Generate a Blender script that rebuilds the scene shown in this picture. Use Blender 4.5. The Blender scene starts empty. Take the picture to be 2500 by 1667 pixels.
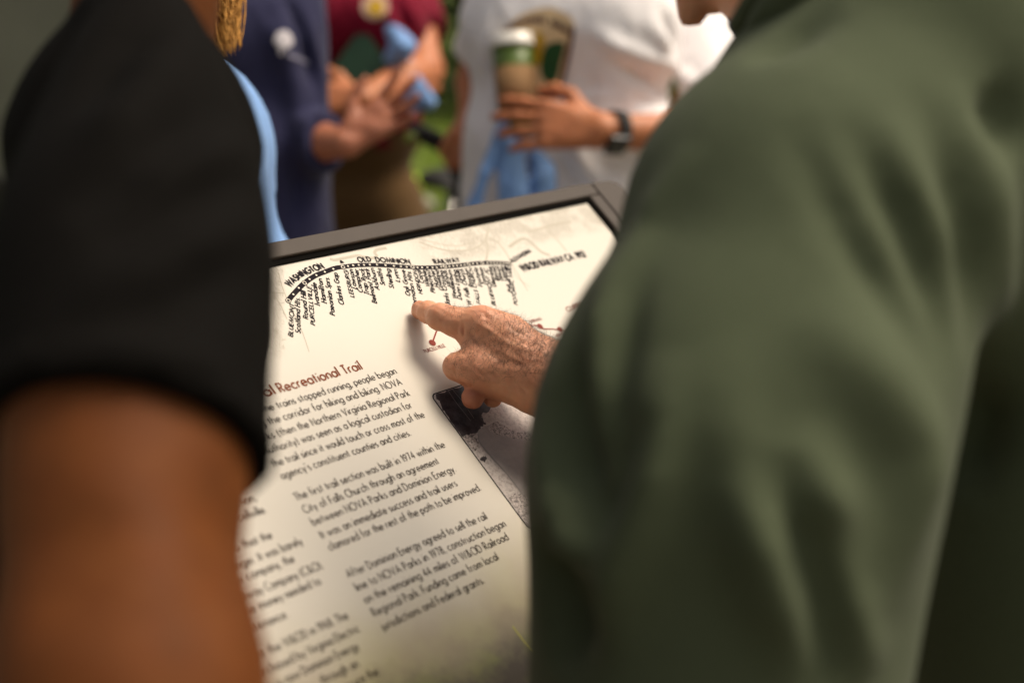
import bpy, math, random
import numpy as np
from mathutils import Vector, Matrix
from mathutils.bvhtree import BVHTree

SC = bpy.context.scene
COL = SC.collection
rnd = random.Random(7)

# ------------------------------------------------------------------ camera frame
# sign panel axes seen from the camera (x right, y up, z forward)
PX = np.array([0.66238, 0.19677, 0.72287]); PY = np.array([-0.57670, 0.74981, 0.32434]); PN = np.array([0.47836, 0.63193, -0.61035])
SLOPE = math.radians(41)
U = math.sin(SLOPE) * PY + math.cos(SLOPE) * PN; U /= np.linalg.norm(U)
Fw = np.array([0, 0, 1.0]); Yw = Fw - U * (Fw @ U); Yw /= np.linalg.norm(Yw)
def cross_cam(a, b):                       # the camera triple is left-handed (z forward): flip
    return -np.cross(a, b)
Xw = cross_cam(Yw, U); Xw /= np.linalg.norm(Xw)
R = np.stack([Xw, Yw, U])                  # camera vector -> world vector
CAMH = 1.46
FPX, CX, CY = 3472.0, 1250.0, 833.5
CAMP = np.array([0, 0, CAMH])
def at(px, py, d):
    """the world point seen at photograph pixel (px, py), d metres ahead"""
    return R @ (np.array([(px - CX) / FPX, -(py - CY) / FPX, 1.0]) * d) + CAMP
cam = bpy.data.cameras.new('camera'); camo = bpy.data.objects.new('camera', cam); COL.objects.link(camo)
bx, by, bz = R @ np.array([1, 0, 0]), R @ np.array([0, 1, 0]), -(R @ np.array([0, 0, 1]))
camo.matrix_world = Matrix(((bx[0], by[0], bz[0], 0), (bx[1], by[1], bz[1], 0), (bx[2], by[2], bz[2], CAMH), (0, 0, 0, 1)))
cam.sensor_width = 36; cam.lens = 50.0; cam.clip_start = 0.05; cam.clip_end = 500
cam.dof.use_dof = True; cam.dof.focus_distance = 1.35; cam.dof.aperture_fstop = 2.2
SC.camera = camo

# ------------------------------------------------------------------ sky, sun, exposure
SUN_EL, SUN_AZ = math.radians(60), math.radians(84)      # azimuth clockwise from world +Y
world = bpy.data.worlds.new('World'); SC.world = world; world.use_nodes = True
wn = world.node_tree; bg = wn.nodes['Background']
sky = wn.nodes.new('ShaderNodeTexSky'); sky.sky_type = 'NISHITA'; sky.sun_disc = False
sky.sun_elevation = SUN_EL; sky.sun_rotation = SUN_AZ; sky.air_density = 1.0; sky.dust_density = 4.0; sky.ozone_density = 0.6
hs = wn.nodes.new('ShaderNodeHueSaturation'); hs.inputs['Saturation'].default_value = 0.25    # a hazy white overcast
wn.links.new(sky.outputs[0], hs.inputs['Color']); wn.links.new(hs.outputs[0], bg.inputs[0]); bg.inputs[1].default_value = 0.07
sl = bpy.data.lights.new('sun', 'SUN'); sl.energy = 1.5; sl.angle = math.radians(24); sl.color = (1, 0.90, 0.76)
so = bpy.data.objects.new('sun', sl); COL.objects.link(so)
sd = Vector((math.sin(SUN_AZ) * math.cos(SUN_EL), math.cos(SUN_AZ) * math.cos(SUN_EL), math.sin(SUN_EL)))
so.rotation_euler = sd.to_track_quat('Z', 'Y').to_euler(); so.location = (3, 2, 8)
vs = SC.view_settings; vs.view_transform = 'Standard'; vs.look = 'None'; vs.gamma = 1; vs.use_curve_mapping = False
vs.exposure = 1.12
try:
    vs.use_white_balance = True; vs.white_balance_temperature = 7100; vs.white_balance_tint = 12
except AttributeError:
    pass

# ------------------------------------------------------------------ materials
def srgb(r, g, b):
    f = lambda c: (c / 255) / 12.92 if c / 255 <= 0.04045 else ((c / 255 + 0.055) / 1.055) ** 2.4
    return (f(r), f(g), f(b), 1)
class NT:
    def __init__(s, name):
        s.m = bpy.data.materials.new(name); s.m.use_nodes = True; s.t = s.m.node_tree; s.b = s.t.nodes['Principled BSDF']
        s.tc = s.t.nodes.new('ShaderNodeTexCoord')
    def n(s, typ, **kw):
        nd = s.t.nodes.new(typ)
        for k, v in kw.items():
            if hasattr(nd, k): setattr(nd, k, v)
            else: nd.inputs[k.replace('_', ' ')].default_value = v
        return nd
    def l(s, a, b): s.t.links.new(a, b)
    def noise(s, scale, detail=4, rough=0.55, coord='Object'):
        nd = s.n('ShaderNodeTexNoise'); nd.inputs['Scale'].default_value = scale; nd.inputs['Detail'].default_value = detail
        nd.inputs['Roughness'].default_value = rough; s.l(s.tc.outputs[coord], nd.inputs['Vector']); return nd.outputs['Fac']
    def ramp(s, fac, stops):
        nd = s.n('ShaderNodeValToRGB'); e = nd.color_ramp.elements
        while len(e) < len(stops): e.new(0.5)
        for i, (p, c) in enumerate(stops): e[i].position = p; e[i].color = c if len(c) == 4 else (*c, 1)
        s.l(fac, nd.inputs[0]); return nd.outputs[0]
    def math(s, op, a, b=None, c=None):
        nd = s.n('ShaderNodeMath'); nd.operation = op
        for i, v in enumerate((a, b, c)):
            if v is None: continue
            if isinstance(v, (int, float)): nd.inputs[i].default_value = v
            else: s.l(v, nd.inputs[i])
        return nd.outputs[0]
    def mix(s, fac, a, b, typ='MIX'):
        nd = s.n('ShaderNodeMix'); nd.data_type = 'RGBA'; nd.blend_type = typ
        for sock, v in ((nd.inputs[0], fac), (nd.inputs[6], a), (nd.inputs[7], b)):
            if isinstance(v, (int, float)): sock.default_value = v
            elif isinstance(v, tuple): sock.default_value = v if len(v) == 4 else (*v, 1)
            else: s.l(v, sock)
        return nd.outputs[2]
    def bump(s, h, strength, dist):
        nd = s.n('ShaderNodeBump'); nd.inputs['Strength'].default_value = strength; nd.inputs['Distance'].default_value = dist
        s.l(h, nd.inputs['Height']); s.l(nd.outputs[0], s.b.inputs['Normal'])
def mat(name, col, rough=0.6, var=0.15, scale=20, bump=0, bscale=200, metal=0, spec=0.5, sheen=0):
    k = NT(name); c = tuple(col[:3])
    f = k.noise(scale)
    k.l(k.ramp(f, [(0.3, tuple(v * (1 - var) for v in c)), (0.7, tuple(min(1, v * (1 + var)) for v in c))]), k.b.inputs['Base Color'])
    k.b.inputs['Roughness'].default_value = rough; k.b.inputs['Metallic'].default_value = metal
    k.b.inputs['Specular IOR Level'].default_value = spec
    if sheen: k.b.inputs['Sheen Weight'].default_value = sheen; k.b.inputs['Sheen Roughness'].default_value = 0.5
    if bump: k.bump(k.noise(bscale, 3), bump, 0.001)
    return k.m
def cloth(name, col, var=0.07, sheen=0.1, weave=900, spec=0.08):
    k = NT(name); c = tuple(col[:3])
    f = k.noise(9, 5); g = k.noise(420, 2)
    base = k.ramp(f, [(0.3, tuple(v * (1 - var) for v in c)), (0.7, tuple(min(1, v * (1 + var)) for v in c))])
    k.l(k.mix(0.25, base, k.ramp(g, [(0.35, tuple(v * 0.7 for v in c)), (0.65, tuple(min(1, v * 1.25) for v in c))])), k.b.inputs['Base Color'])
    k.b.inputs['Roughness'].default_value = 0.85; k.b.inputs['Specular IOR Level'].default_value = spec
    k.b.inputs['Sheen Weight'].default_value = sheen
    k.bump(k.math('ADD', k.noise(weave, 2), k.math('MULTIPLY', k.noise(35, 4), 2.0)), 0.35, 0.0015)
    return k.m
def skin(name, col, red=(0.42, 0.12, 0.07), hairy=0.0, sss=0.12, rough=0.48, spec=0.45):
    k = NT(name); c = tuple(col[:3])
    f = k.noise(38, 6, 0.65); g = k.noise(160, 4, 0.6)
    base = k.ramp(f, [(0.30, tuple(v * 0.82 for v in c)), (0.5, c), (0.72, (c[0] * 1.18, c[1] * 1.2, c[2] * 1.15))])
    base = k.mix(k.math('MULTIPLY', k.ramp(g, [(0.45, (0, 0, 0)), (0.75, (1, 1, 1))]), 0.35), base, (c[0] * 1.05, c[1] * 0.68, c[2] * 0.6))
    at_ = k.n('ShaderNodeAttribute'); at_.attribute_name = 'red'
    base = k.mix(at_.outputs['Fac'], base, red)
    if hairy:
        base = k.mix(k.math('MULTIPLY', k.ramp(k.noise(90, 5, 0.7), [(0.5, (0, 0, 0)), (0.68, (1, 1, 1))]), hairy), base, (c[0] * 0.5, c[1] * 0.45, c[2] * 0.42))
    base = k.mix(k.math('MULTIPLY', k.ramp(k.noise(11, 4, 0.6), [(0.35, (0, 0, 0)), (0.7, (1, 1, 1))]), 0.3), base, (c[0] * 0.72, c[1] * 0.6, c[2] * 0.6))
    k.l(base, k.b.inputs['Base Color'])
    k.b.inputs['Roughness'].default_value = rough; k.b.inputs['Specular IOR Level'].default_value = spec; k.b.inputs['Subsurface Weight'].default_value = sss
    k.b.inputs['Subsurface Radius'].default_value = (0.009, 0.003, 0.0015); k.b.inputs['Subsurface Scale'].default_value = 1.0
    vor = k.n('ShaderNodeTexVoronoi'); vor.feature = 'DISTANCE_TO_EDGE'; vor.inputs['Scale'].default_value = 700
    k.l(k.tc.outputs['Object'], vor.inputs['Vector'])
    k.bump(k.math('ADD', k.math('MULTIPLY', vor.outputs[0], 1.0), k.math('MULTIPLY', g, 1.6)), 0.35, 0.0009)
    return k.m

M = {}
M['green_shirt'] = cloth('olive_green_jersey', (0.074, 0.090, 0.052), sheen=0.05)
M['black_shirt'] = cloth('black_jersey', (0.0048, 0.0042, 0.0036), sheen=0.0, spec=0.05)
M['blue_shirt'] = cloth('light_blue_cotton', (0.20, 0.36, 0.66))
M['navy_shirt'] = cloth('navy_pique', (0.028, 0.029, 0.070), sheen=0.1)
M['maroon_shirt'] = cloth('maroon_pique', (0.17, 0.006, 0.022), sheen=0.05)
M['white_shirt'] = cloth('white_cotton', (0.90, 0.865, 0.865))
M['khaki'] = cloth('brown_khaki_twill', (0.11, 0.062, 0.025))
M['denim'] = cloth('dark_blue_denim', (0.03, 0.04, 0.075))
M['dark_trousers'] = cloth('charcoal_twill', (0.02, 0.02, 0.022))
M['skin_hand'] = skin('tanned_hairy_skin', (0.76, 0.375, 0.225), hairy=0.06)
M['skin_brown'] = skin('deep_tanned_skin', (0.120, 0.037, 0.0085), sss=0.03, rough=0.65, spec=0.15)
M['skin_tan'] = skin('sunburnt_skin', (0.50, 0.18, 0.075))
M['skin_ruddy'] = skin('ruddy_skin', (0.42, 0.155, 0.085))
M['skin_fair'] = skin('fair_skin', (0.56, 0.25, 0.12))
M['hair_blonde'] = mat('blonde_hair', (0.50, 0.25, 0.065), 0.7, 0.45, 90, 0.5, 300, spec=0.15)
M['hair_brown'] = mat('brown_hair', (0.05, 0.028, 0.014), 0.5, 0.3, 60)
M['hair_grey'] = mat('grey_hair', (0.22, 0.2, 0.18), 0.5, 0.3, 60)
M['arm_hair'] = mat('fine_brown_hair', (0.055, 0.027, 0.013), 0.5, 0.2, 60)
M['lip'] = mat('lips', (0.35, 0.09, 0.07), 0.5)
M['eye'] = mat('eye_dark', (0.02, 0.012, 0.008), 0.15, 0.05)
M['shoe'] = mat('worn_leather', (0.05, 0.03, 0.02), 0.6)
M['frame'] = mat('powder_coated_bronze_metal', (0.052, 0.039, 0.030), 0.65, 0.06, 30, 0.25, 900, metal=0.0, spec=0.4)
M['gasket_shade'] = mat('black_rubber', (0.004, 0.0035, 0.003), 0.9, 0.1, spec=0.05)
M['black_metal'] = mat('black_paint', (0.012, 0.012, 0.012), 0.35, 0.1)
M['rubber'] = mat('black_grip_rubber', (0.015, 0.014, 0.013), 0.8, 0.1)
M['yellow'] = mat('bright_yellow_plastic', (0.62, 0.52, 0.01), 0.4, 0.1)
M['neon'] = mat('neon_green_plastic', (0.55, 0.85, 0.01), 0.4, 0.05)
M['steel'] = mat('brushed_steel', (0.55, 0.53, 0.5), 0.3, 0.1, metal=1)
M['ink'] = mat('dark_ink', (0.035, 0.025, 0.022), 0.8, 0.05, spec=0.1)
M['ink_map'] = mat('map_ink', (0.014, 0.011, 0.015), 0.8, 0.05, spec=0.1)
M['ink_rust'] = mat('rust_ink', (0.22, 0.055, 0.022), 0.8, 0.05, spec=0.1)
M['ink_red'] = mat('dull_red_ink', (0.22, 0.05, 0.04), 0.8, 0.05, spec=0.1)
M['ink_white'] = mat('white_ink', (0.72, 0.66, 0.55), 0.6, 0.03)

# ------------------------------------------------------------------ object helpers
def link(o, parent=None, M4=None):
    COL.objects.link(o)
    if M4 is not None: o.matrix_world = M4
    if parent is not None:
        o.parent = parent
        pm = Matrix.Translation(parent.location) if parent.parent is None else Matrix.Translation(parent.parent.location)
        o.matrix_parent_inverse = Matrix.Identity(4)
        base = M4 if M4 is not None else Matrix.Identity(4)
        root = parent if parent.parent is None else parent.parent
        pw = parent['_mw'] if '_mw' in parent else None
        pmat = Matrix([pw[i * 4:i * 4 + 4] for i in range(4)]) if pw is not None else Matrix.Translation(parent.location)
        o.matrix_local = pmat.inverted() @ base
        o['_mw'] = [v for row in base for v in row]
    else:
        b = M4 if M4 is not None else Matrix.Identity(4)
        o['_mw'] = [v for row in b for v in row]
    return o
def mesh_obj(name, V, Fc, m, parent=None, smooth=True, M4=None):
    me = bpy.data.meshes.new(name); V = np.asarray(V, dtype=np.float32)
    if isinstance(Fc, np.ndarray) and Fc.ndim == 2:
        n, k = Fc.shape
        me.vertices.add(len(V)); me.vertices.foreach_set('co', V.ravel())
        me.loops.add(n * k); me.loops.foreach_set('vertex_index', Fc.astype(np.int32).ravel())
        me.polygons.add(n); me.polygons.foreach_set('loop_start', np.arange(0, n * k, k, dtype=np.int32))
        me.update(calc_edges=True)
    else:
        me.from_pydata([tuple(map(float, v)) for v in V], [], [tuple(map(int, f)) for f in Fc]); me.update()
    me.validate()
    if smooth: me.polygons.foreach_set('use_smooth', np.ones(len(me.polygons), bool))
    me.materials.append(m)
    return link(bpy.data.objects.new(name, me), parent, M4)
def thing(name, label, cat, loc, group=None, kind=None):
    o = bpy.data.objects.new(name, None); o.location = Vector([float(v) for v in loc]); COL.objects.link(o)
    o.empty_display_size = 0.1; o['label'] = label; o['category'] = cat
    if group: o['group'] = group
    o['_mw'] = [v for row in Matrix.Translation(o.location) for v in row]
    return o
def tag(o, label=None, cat=None, group=None, kind=None):
    for k, v in (('label', label), ('category', cat), ('group', group), ('kind', kind)):
        if v: o[k] = v
    return o
def unit(v): v = np.asarray(v, float); return v / max(1e-9, np.linalg.norm(v))

class MB:
    """collects boxes, tubes and lathes into one mesh"""
    def __init__(s): s.v = []; s.f = []
    def add(s, V, Fc):
        o = len(s.v); s.v += [tuple(map(float, v)) for v in V]; s.f += [tuple(i + o for i in f) for f in Fc]; return s
    def box(s, c, size, ax=None, bev=0.0):
        ax = np.eye(3) if ax is None else np.array(ax); h = np.array(size) / 2; c = np.array(c)
        if bev <= 0:
            P = [c + ax.T @ (h * np.array(q)) for q in ((-1,-1,-1),(1,-1,-1),(1,1,-1),(-1,1,-1),(-1,-1,1),(1,-1,1),(1,1,1),(-1,1,1))]
            return s.add(P, [(3,2,1,0),(4,5,6,7),(0,1,5,4),(1,2,6,5),(2,3,7,6),(3,0,4,7)])
        import bmesh
        bm = bmesh.new(); bmesh.ops.create_cube(bm, size=1)
        for v in bm.verts: v.co = Vector((v.co.x * size[0], v.co.y * size[1], v.co.z * size[2]))
        bmesh.ops.bevel(bm, geom=bm.edges[:], offset=bev, segments=3, affect='EDGES', profile=0.6)
        bm.verts.ensure_lookup_table()
        V = [c + ax.T @ np.array(v.co) for v in bm.verts]; Fc = [tuple(v.index for v in f.verts) for f in bm.faces]; bm.free()
        return s.add(V, Fc)
    def tube(s, pts, r, n=12, closed=False):
        pts = [np.array(p, float) for p in pts]; N = len(pts); rs = r if hasattr(r, '__len__') else [r] * N
        up = None; V = []; Fc = []
        for i, p in enumerate(pts):
            if closed: t = unit(pts[(i + 1) % N] - pts[i - 1])
            else: t = unit(pts[min(i + 1, N - 1)] - pts[max(i - 1, 0)])
            if up is None: up = unit(np.cross(t, [0.3, 0.5, 0.81]))
            up = unit(up - t * (up @ t)); w = np.cross(t, up)
            for k in range(n):
                a = 2 * math.pi * k / n; V.append(p + rs[i] * (math.cos(a) * up + math.sin(a) * w))
        for i in range(N if closed else N - 1):
            j = (i + 1) % N
            for k in range(n): k2 = (k + 1) % n; Fc.append((i * n + k, i * n + k2, j * n + k2, j * n + k))
        if not closed: Fc.append(tuple(range(n - 1, -1, -1))); Fc.append(tuple((N - 1) * n + k for k in range(n)))
        return s.add(V, Fc)
    def lathe(s, base, ax, prof, n=40):
        ax = unit(ax); u = unit(np.cross(ax, [0.2, 0.9, 0.1])); w = np.cross(ax, u); V = []; Fc = []
        for (r, h) in prof:
            for k in range(n):
                a = 2 * math.pi * k / n; V.append(np.array(base) + ax * h + r * (math.cos(a) * u + math.sin(a) * w))
        for i in range(len(prof) - 1):
            for k in range(n): k2 = (k + 1) % n; Fc.append((i * n + k, i * n + k2, (i + 1) * n + k2, (i + 1) * n + k))
        Fc.append(tuple(range(n - 1, -1, -1))); Fc.append(tuple((len(prof) - 1) * n + k for k in range(n)))
        return s.add(V, Fc)
    def obj(s, name, m, parent=None, smooth=False, M4=None): return mesh_obj(name, s.v, s.f, m, parent, smooth, M4)

# ------------------------------------------------------------------ blended solids on a grid, meshed with surface nets
class Solid:
    def __init__(s, lo, hi, h):
        s.lo = np.array(lo, float); s.h = h; s.n = np.ceil((np.array(hi) - s.lo) / h).astype(int) + 1
        s.D = np.full(s.n, 1.0, np.float32)
    def block(s, lo, hi):
        a = np.clip(np.floor((np.array(lo) - s.lo) / s.h).astype(int), 0, s.n); b = np.clip(np.ceil((np.array(hi) - s.lo) / s.h).astype(int) + 1, 0, s.n)
        if np.any(b - a < 1): return None
        g = [s.lo[i] + s.h * np.arange(a[i], b[i]) for i in range(3)]
        X, Y, Z = np.meshgrid(*g, indexing='ij'); return (slice(a[0], b[0]), slice(a[1], b[1]), slice(a[2], b[2])), np.stack([X, Y, Z], -1)
    def put(s, sl, d, k):
        A = s.D[sl]; h = np.maximum(k - np.abs(A - d), 0) / k; s.D[sl] = (np.minimum(A, d) - h * h * k * 0.25).astype(np.float32)
    def cone(s, a, b, ra, rb=None, k=0.02, flat=None):
        """round cone; flat=(axis, factor) squeezes it along a world axis"""
        rb = ra if rb is None else rb; a = np.array(a, float); b = np.array(b, float); R_ = max(ra, rb); mg = R_ + k + 3 * s.h
        if flat is not None and flat[1] < 1: mg += 0
        r = s.block(np.minimum(a, b) - mg, np.maximum(a, b) + mg)
        if r is None: return s
        sl, P = r; ab = b - a; L2 = max(1e-12, ab @ ab)
        if flat is None:
            q = P - a; t = np.clip((q @ ab) / L2, 0, 1); d = np.linalg.norm(q - t[..., None] * ab, axis=-1) - (ra + (rb - ra) * t)
        else:
            ax, fa = unit(flat[0]), flat[1]
            q = P - a; t = np.clip((q @ ab) / L2, 0, 1); e = q - t[..., None] * ab; c = e @ ax
            e = e + (c / fa - c)[..., None] * ax; d = (np.linalg.norm(e, axis=-1) - (ra + (rb - ra) * t)) * (0.5 + 0.5 * min(1, fa))
        s.put(sl, d, k); return s
    def ball(s, c, r, k=0.02, flat=None): return s.cone(c, np.array(c) + [0, 0, 1e-4], r, r, k, flat)
    def ell(s, c, rad, ax=None, k=0.02):
        ax = np.eye(3) if ax is None else np.array(ax); rad = np.array(rad, float); c = np.array(c); mg = rad.max() + k + 3 * s.h
        r = s.block(c - mg, c + mg)
        if r is None: return s
        sl, P = r; q = (P - c) @ ax.T; k0 = np.linalg.norm(q / rad, axis=-1); k1 = np.linalg.norm(q / (rad ** 2), axis=-1)
        s.put(sl, k0 * (k0 - 1) / np.maximum(k1, 1e-6), k); return s
    def cut(s, p, n, k=0.004, lo=None, hi=None):
        """remove what lies on the n side of the plane through p"""
        r = s.block(s.lo if lo is None else lo, s.lo + s.h * s.n if hi is None else hi); sl, P = r
        d = (P - np.array(p)) @ unit(n); A = s.D[sl]; s.D[sl] = np.maximum(A, d); return s
    def union(s, o):
        s.D = np.minimum(s.D, o.D); return s
    def mesh(s):
        D = s.D; D[0] = D[-1] = 1; D[:, 0] = D[:, -1] = 1; D[:, :, 0] = D[:, :, -1] = 1
        ins = D < 0; nx, ny, nz = D.shape
        c = [(i, j, k) for i in (0, 1) for j in (0, 1) for k in (0, 1)]
        cor = lambda A, i, j, k: A[i:nx - 1 + i, j:ny - 1 + j, k:nz - 1 + k]
        cnt = sum(cor(ins, *q).astype(np.int8) for q in c); act = (cnt > 0) & (cnt < 8)
        idx = np.full(act.shape, -1, np.int64); I = np.argwhere(act); idx[act] = np.arange(len(I))
        acc = np.zeros((len(I), 3)); num = np.zeros(len(I))
        val = {q: D[I[:, 0] + q[0], I[:, 1] + q[1], I[:, 2] + q[2]].astype(float) for q in c}
        for q in c:
            for a in range(3):
                if q[a] == 0:
                    q2 = list(q); q2[a] = 1; q2 = tuple(q2); v0, v1 = val[q], val[q2]; m = (v0 < 0) != (v1 < 0)
                    t = np.where(m, v0 / np.where(m, v0 - v1, 1), 0); p = np.zeros((len(I), 3)) + np.array(q); p[:, a] += t
                    acc[m] += p[m]; num[m] += 1
        V = s.lo + s.h * (I + acc / num[:, None]); Fs = []
        for a in range(3):
            b, c_ = (a + 1) % 3, (a + 2) % 3; sl0 = [slice(1, -1)] * 3; sl0[a] = slice(0, -1)
            A0 = ins[tuple(sl0)]; sl1 = list(sl0); sl1[a] = slice(1, None); A1 = ins[tuple(sl1)]
            E = np.argwhere(A0 != A1); 
            if len(E) == 0: continue
            flip = A0[tuple(E.T)]; off = np.ones(3, int); off[a] = 0; G = E + off
            def cell(db, dc):
                H = G.copy(); H[:, b] -= db; H[:, c_] -= dc; return idx[H[:, 0], H[:, 1], H[:, 2]]
            q = np.stack([cell(1, 1), cell(0, 1), cell(0, 0), cell(1, 0)], 1)
            q[~flip] = q[~flip][:, ::-1]; Fs.append(q)
        Fq = np.concatenate(Fs); Fq = Fq[(Fq >= 0).all(1)]
        return V, Fq
def smooth_mesh(V, Fq, it=2, lam=0.5):
    e = np.concatenate([Fq[:, [0, 1]], Fq[:, [1, 2]], Fq[:, [2, 3]], Fq[:, [3, 0]]]); e = np.concatenate([e, e[:, ::-1]])
    deg = np.bincount(e[:, 0], minlength=len(V)).astype(float)
    for _ in range(it):
        for lm in (lam, -lam * 0.9):
            S_ = np.stack([np.bincount(e[:, 0], weights=V[e[:, 1], a], minlength=len(V)) for a in range(3)], 1) / np.maximum(deg, 1)[:, None]
            V = V + lm * (S_ - V)
    return V
def normals(V, Fq):
    n = np.cross(V[Fq[:, 2]] - V[Fq[:, 0]], V[Fq[:, 3]] - V[Fq[:, 1]]); N = np.zeros_like(V)
    for k in range(4):
        for a in range(3): N[:, a] += np.bincount(Fq[:, k], weights=n[:, a], minlength=len(V))
    return N / np.maximum(1e-12, np.linalg.norm(N, axis=1))[:, None]
def bvh(V, Fq): return BVHTree.FromPolygons([tuple(v) for v in V], [tuple(map(int, f)) for f in Fq])
def cast(tree, px, py, org=None):
    d = at(px, py, 1.0) - CAMP; h = tree.ray_cast(Vector(CAMP), Vector(unit(d)), 30); return None if h[0] is None else np.array(h[0])
def seg_dist(P, line):
    best = np.full(len(P), 1e9); tt = np.zeros(len(P)); L = len(line) - 1
    for i in range(L):
        a, b = line[i], line[i + 1]; ab = b - a; q = P - a; t = np.clip((q @ ab) / max(1e-12, ab @ ab), 0, 1)
        d = np.linalg.norm(q - t[:, None] * ab, axis=1); m = d < best; best[m] = d[m]; tt[m] = (i + t[m]) / L
    return best, tt
def densify(pts, n=10):
    pts = np.array(pts, float); out = []
    for i in range(len(pts) - 1):
        p0, p1, p2, p3 = pts[max(i - 1, 0)], pts[i], pts[i + 1], pts[min(i + 2, len(pts) - 1)]
        for k in range(n):
            t = k / n; out.append(0.5 * ((2 * p1) + (-p0 + p2) * t + (2 * p0 - 5 * p1 + 4 * p2 - p3) * t * t + (-p0 + 3 * p1 - 3 * p2 + p3) * t ** 3))
    out.append(pts[-1]); return np.array(out)
FOLD = 1.0
def limb(sol, chain, grow=0.0, n=8):
    """one smooth tapered tube through (point, radius) pairs"""
    D_ = densify([list(p) + [r_] for p, r_ in chain], n)
    for a_, b_ in zip(D_, D_[1:]): sol.cone(a_[:3], b_[:3], a_[3] + grow, b_[3] + grow, k=0.002)
def rumple(V, Fq, amp, seed, size=1.0):
    """shallow irregular drape folds"""
    r_ = np.random.RandomState(seed); n = normals(V, Fq); D_ = np.zeros(len(V)); W = V + 0.03 * np.sin(V[:, [1, 2, 0]] * 11 / size + r_.rand(3) * 6)
    for _ in range(7):
        k_ = r_.normal(size=3) * np.array([26, 26, 12]) / size; D_ += (1 - np.abs(np.sin(W @ k_ + r_.rand() * 6))) ** 2.2 * r_.uniform(0.5, 1)
    return V + n * ((D_ - D_.mean()) * amp)[:, None]
def creases(V, Fq, folds, tree=None):
    """each fold: (pixel polyline on the visible surface, width, height): a ridge (or groove) raised along it in 3D"""
    tree = tree or bvh(V, Fq); N = normals(V, Fq); disp = np.zeros(len(V))
    for pts, w, h in folds:
        L = [cast(tree, *p) for p in densify(pts, 5)]; L = [p for p in L if p is not None]
        if len(L) < 2: continue
        L = np.array(L); lo, hi = L.min(0) - 3 * w, L.max(0) + 3 * w
        m = np.where(((V > lo) & (V < hi)).all(1))[0]
        if len(m) == 0: continue
        d, t = seg_dist(V[m], L); fade = np.minimum(1, np.minimum(t, 1 - t) * 2.8 + 0.02) ** 1.2
        disp[m] += h * FOLD * fade * np.exp(-(d / w) ** 2)
    return V + N * disp[:, None]

# ------------------------------------------------------------------ people
def hand_prims(S_, W, Fd, Nd, side, curl=(0.3,) * 5, spread=0.1, sc=1.0, k=0.006):
    Fd = unit(Fd); Nd = unit(Nd - Fd * (np.array(Nd) @ Fd)); T = np.cross(Fd, Nd) * (1 if side == 'R' else -1); W = np.array(W)
    mc = []
    for i in range(4):
        o = 0.031 - 0.0205 * i; m = W + (Fd * (0.092 - 0.004 * abs(i - 1)) + T * o) * sc; mc.append(m)
        S_.cone(W + T * o * 0.55 * sc, m, 0.015 * sc, 0.0118 * sc, k=0.014)
    S_.cone(W + Fd * 0.04 * sc + T * 0.012 * sc, W + Fd * 0.06 * sc - T * 0.016 * sc, 0.016 * sc, 0.015 * sc, k=0.012)
    ln = [(0.043, 0.025, 0.021), (0.047, 0.029, 0.022), (0.043, 0.027, 0.022), (0.034, 0.020, 0.019)]
    for i in range(4):
        p = mc[i]; a = 0.0; sp = spread * (1.5 - i); F2 = unit(Fd + T * sp)
        for j in range(3):
            a += curl[i + 1] * (1.0 if j else 0.8); d = math.cos(a) * F2 + math.sin(a) * Nd; q = p + d * ln[i][j] * sc
            r0 = (0.0098, 0.0088, 0.0080)[j] * sc; r1 = (0.0088, 0.0080, 0.0068)[j] * sc
            if i == 3: r0 *= 0.88; r1 *= 0.88
            S_.cone(p, q, r0, r1, k=k); p = q
    p = W + (Fd * 0.022 + T * 0.022 + Nd * 0.008) * sc; a = curl[0]
    d = unit(Fd * 0.62 + T * 0.78 + Nd * 0.2 * a); q = p + d * 0.046 * sc; S_.cone(p, q, 0.017 * sc, 0.0125 * sc, k=0.012)
    d = unit(Fd * (0.75) + T * (0.6 - a * 0.6) + Nd * a * 0.7); p = q; q = p + d * 0.033 * sc; S_.cone(p, q, 0.0118 * sc, 0.0105 * sc, k=k)
    d = unit(Fd * 0.85 + T * (0.4 - a) + Nd * a * 0.8); p = q; q = p + d * 0.026 * sc; S_.cone(p, q, 0.0105 * sc, 0.008 * sc, k=k)

def head_prims(S_, c, f, up, s=1.0):
    """skull, jaw, nose, brow, ears; f = facing, up = crown direction"""
    f = unit(f); up = unit(np.array(up) - f * (np.array(up) @ f)); r = np.cross(f, up); c = np.array(c)
    S_.ell(c + up * 0.022 * s - f * 0.012 * s, (0.078 * s, 0.096 * s, 0.09 * s), np.stack([r, f, up]), k=0.02)
    S_.ell(c - up * 0.045 * s + f * 0.022 * s, (0.06 * s, 0.066 * s, 0.068 * s), np.stack([r, f, up]), k=0.03)
    S_.ball(c - up * 0.092 * s + f * 0.062 * s, 0.022 * s, k=0.03)
    S_.cone(c + up * 0.018 * s + f * 0.088 * s, c - up * 0.022 * s + f * 0.108 * s, 0.009 * s, 0.014 * s, k=0.012)
    S_.cone(c + up * 0.03 * s + f * 0.08 * s - r * 0.035 * s, c + up * 0.03 * s + f * 0.08 * s + r * 0.035 * s, 0.012 * s, k=0.015)
    for q in (-1, 1):
        S_.ell(c + r * q * 0.079 * s - f * 0.012 * s - up * 0.004 * s, (0.009 * s, 0.018 * s, 0.032 * s), np.stack([r, f, up]), k=0.008)
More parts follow.
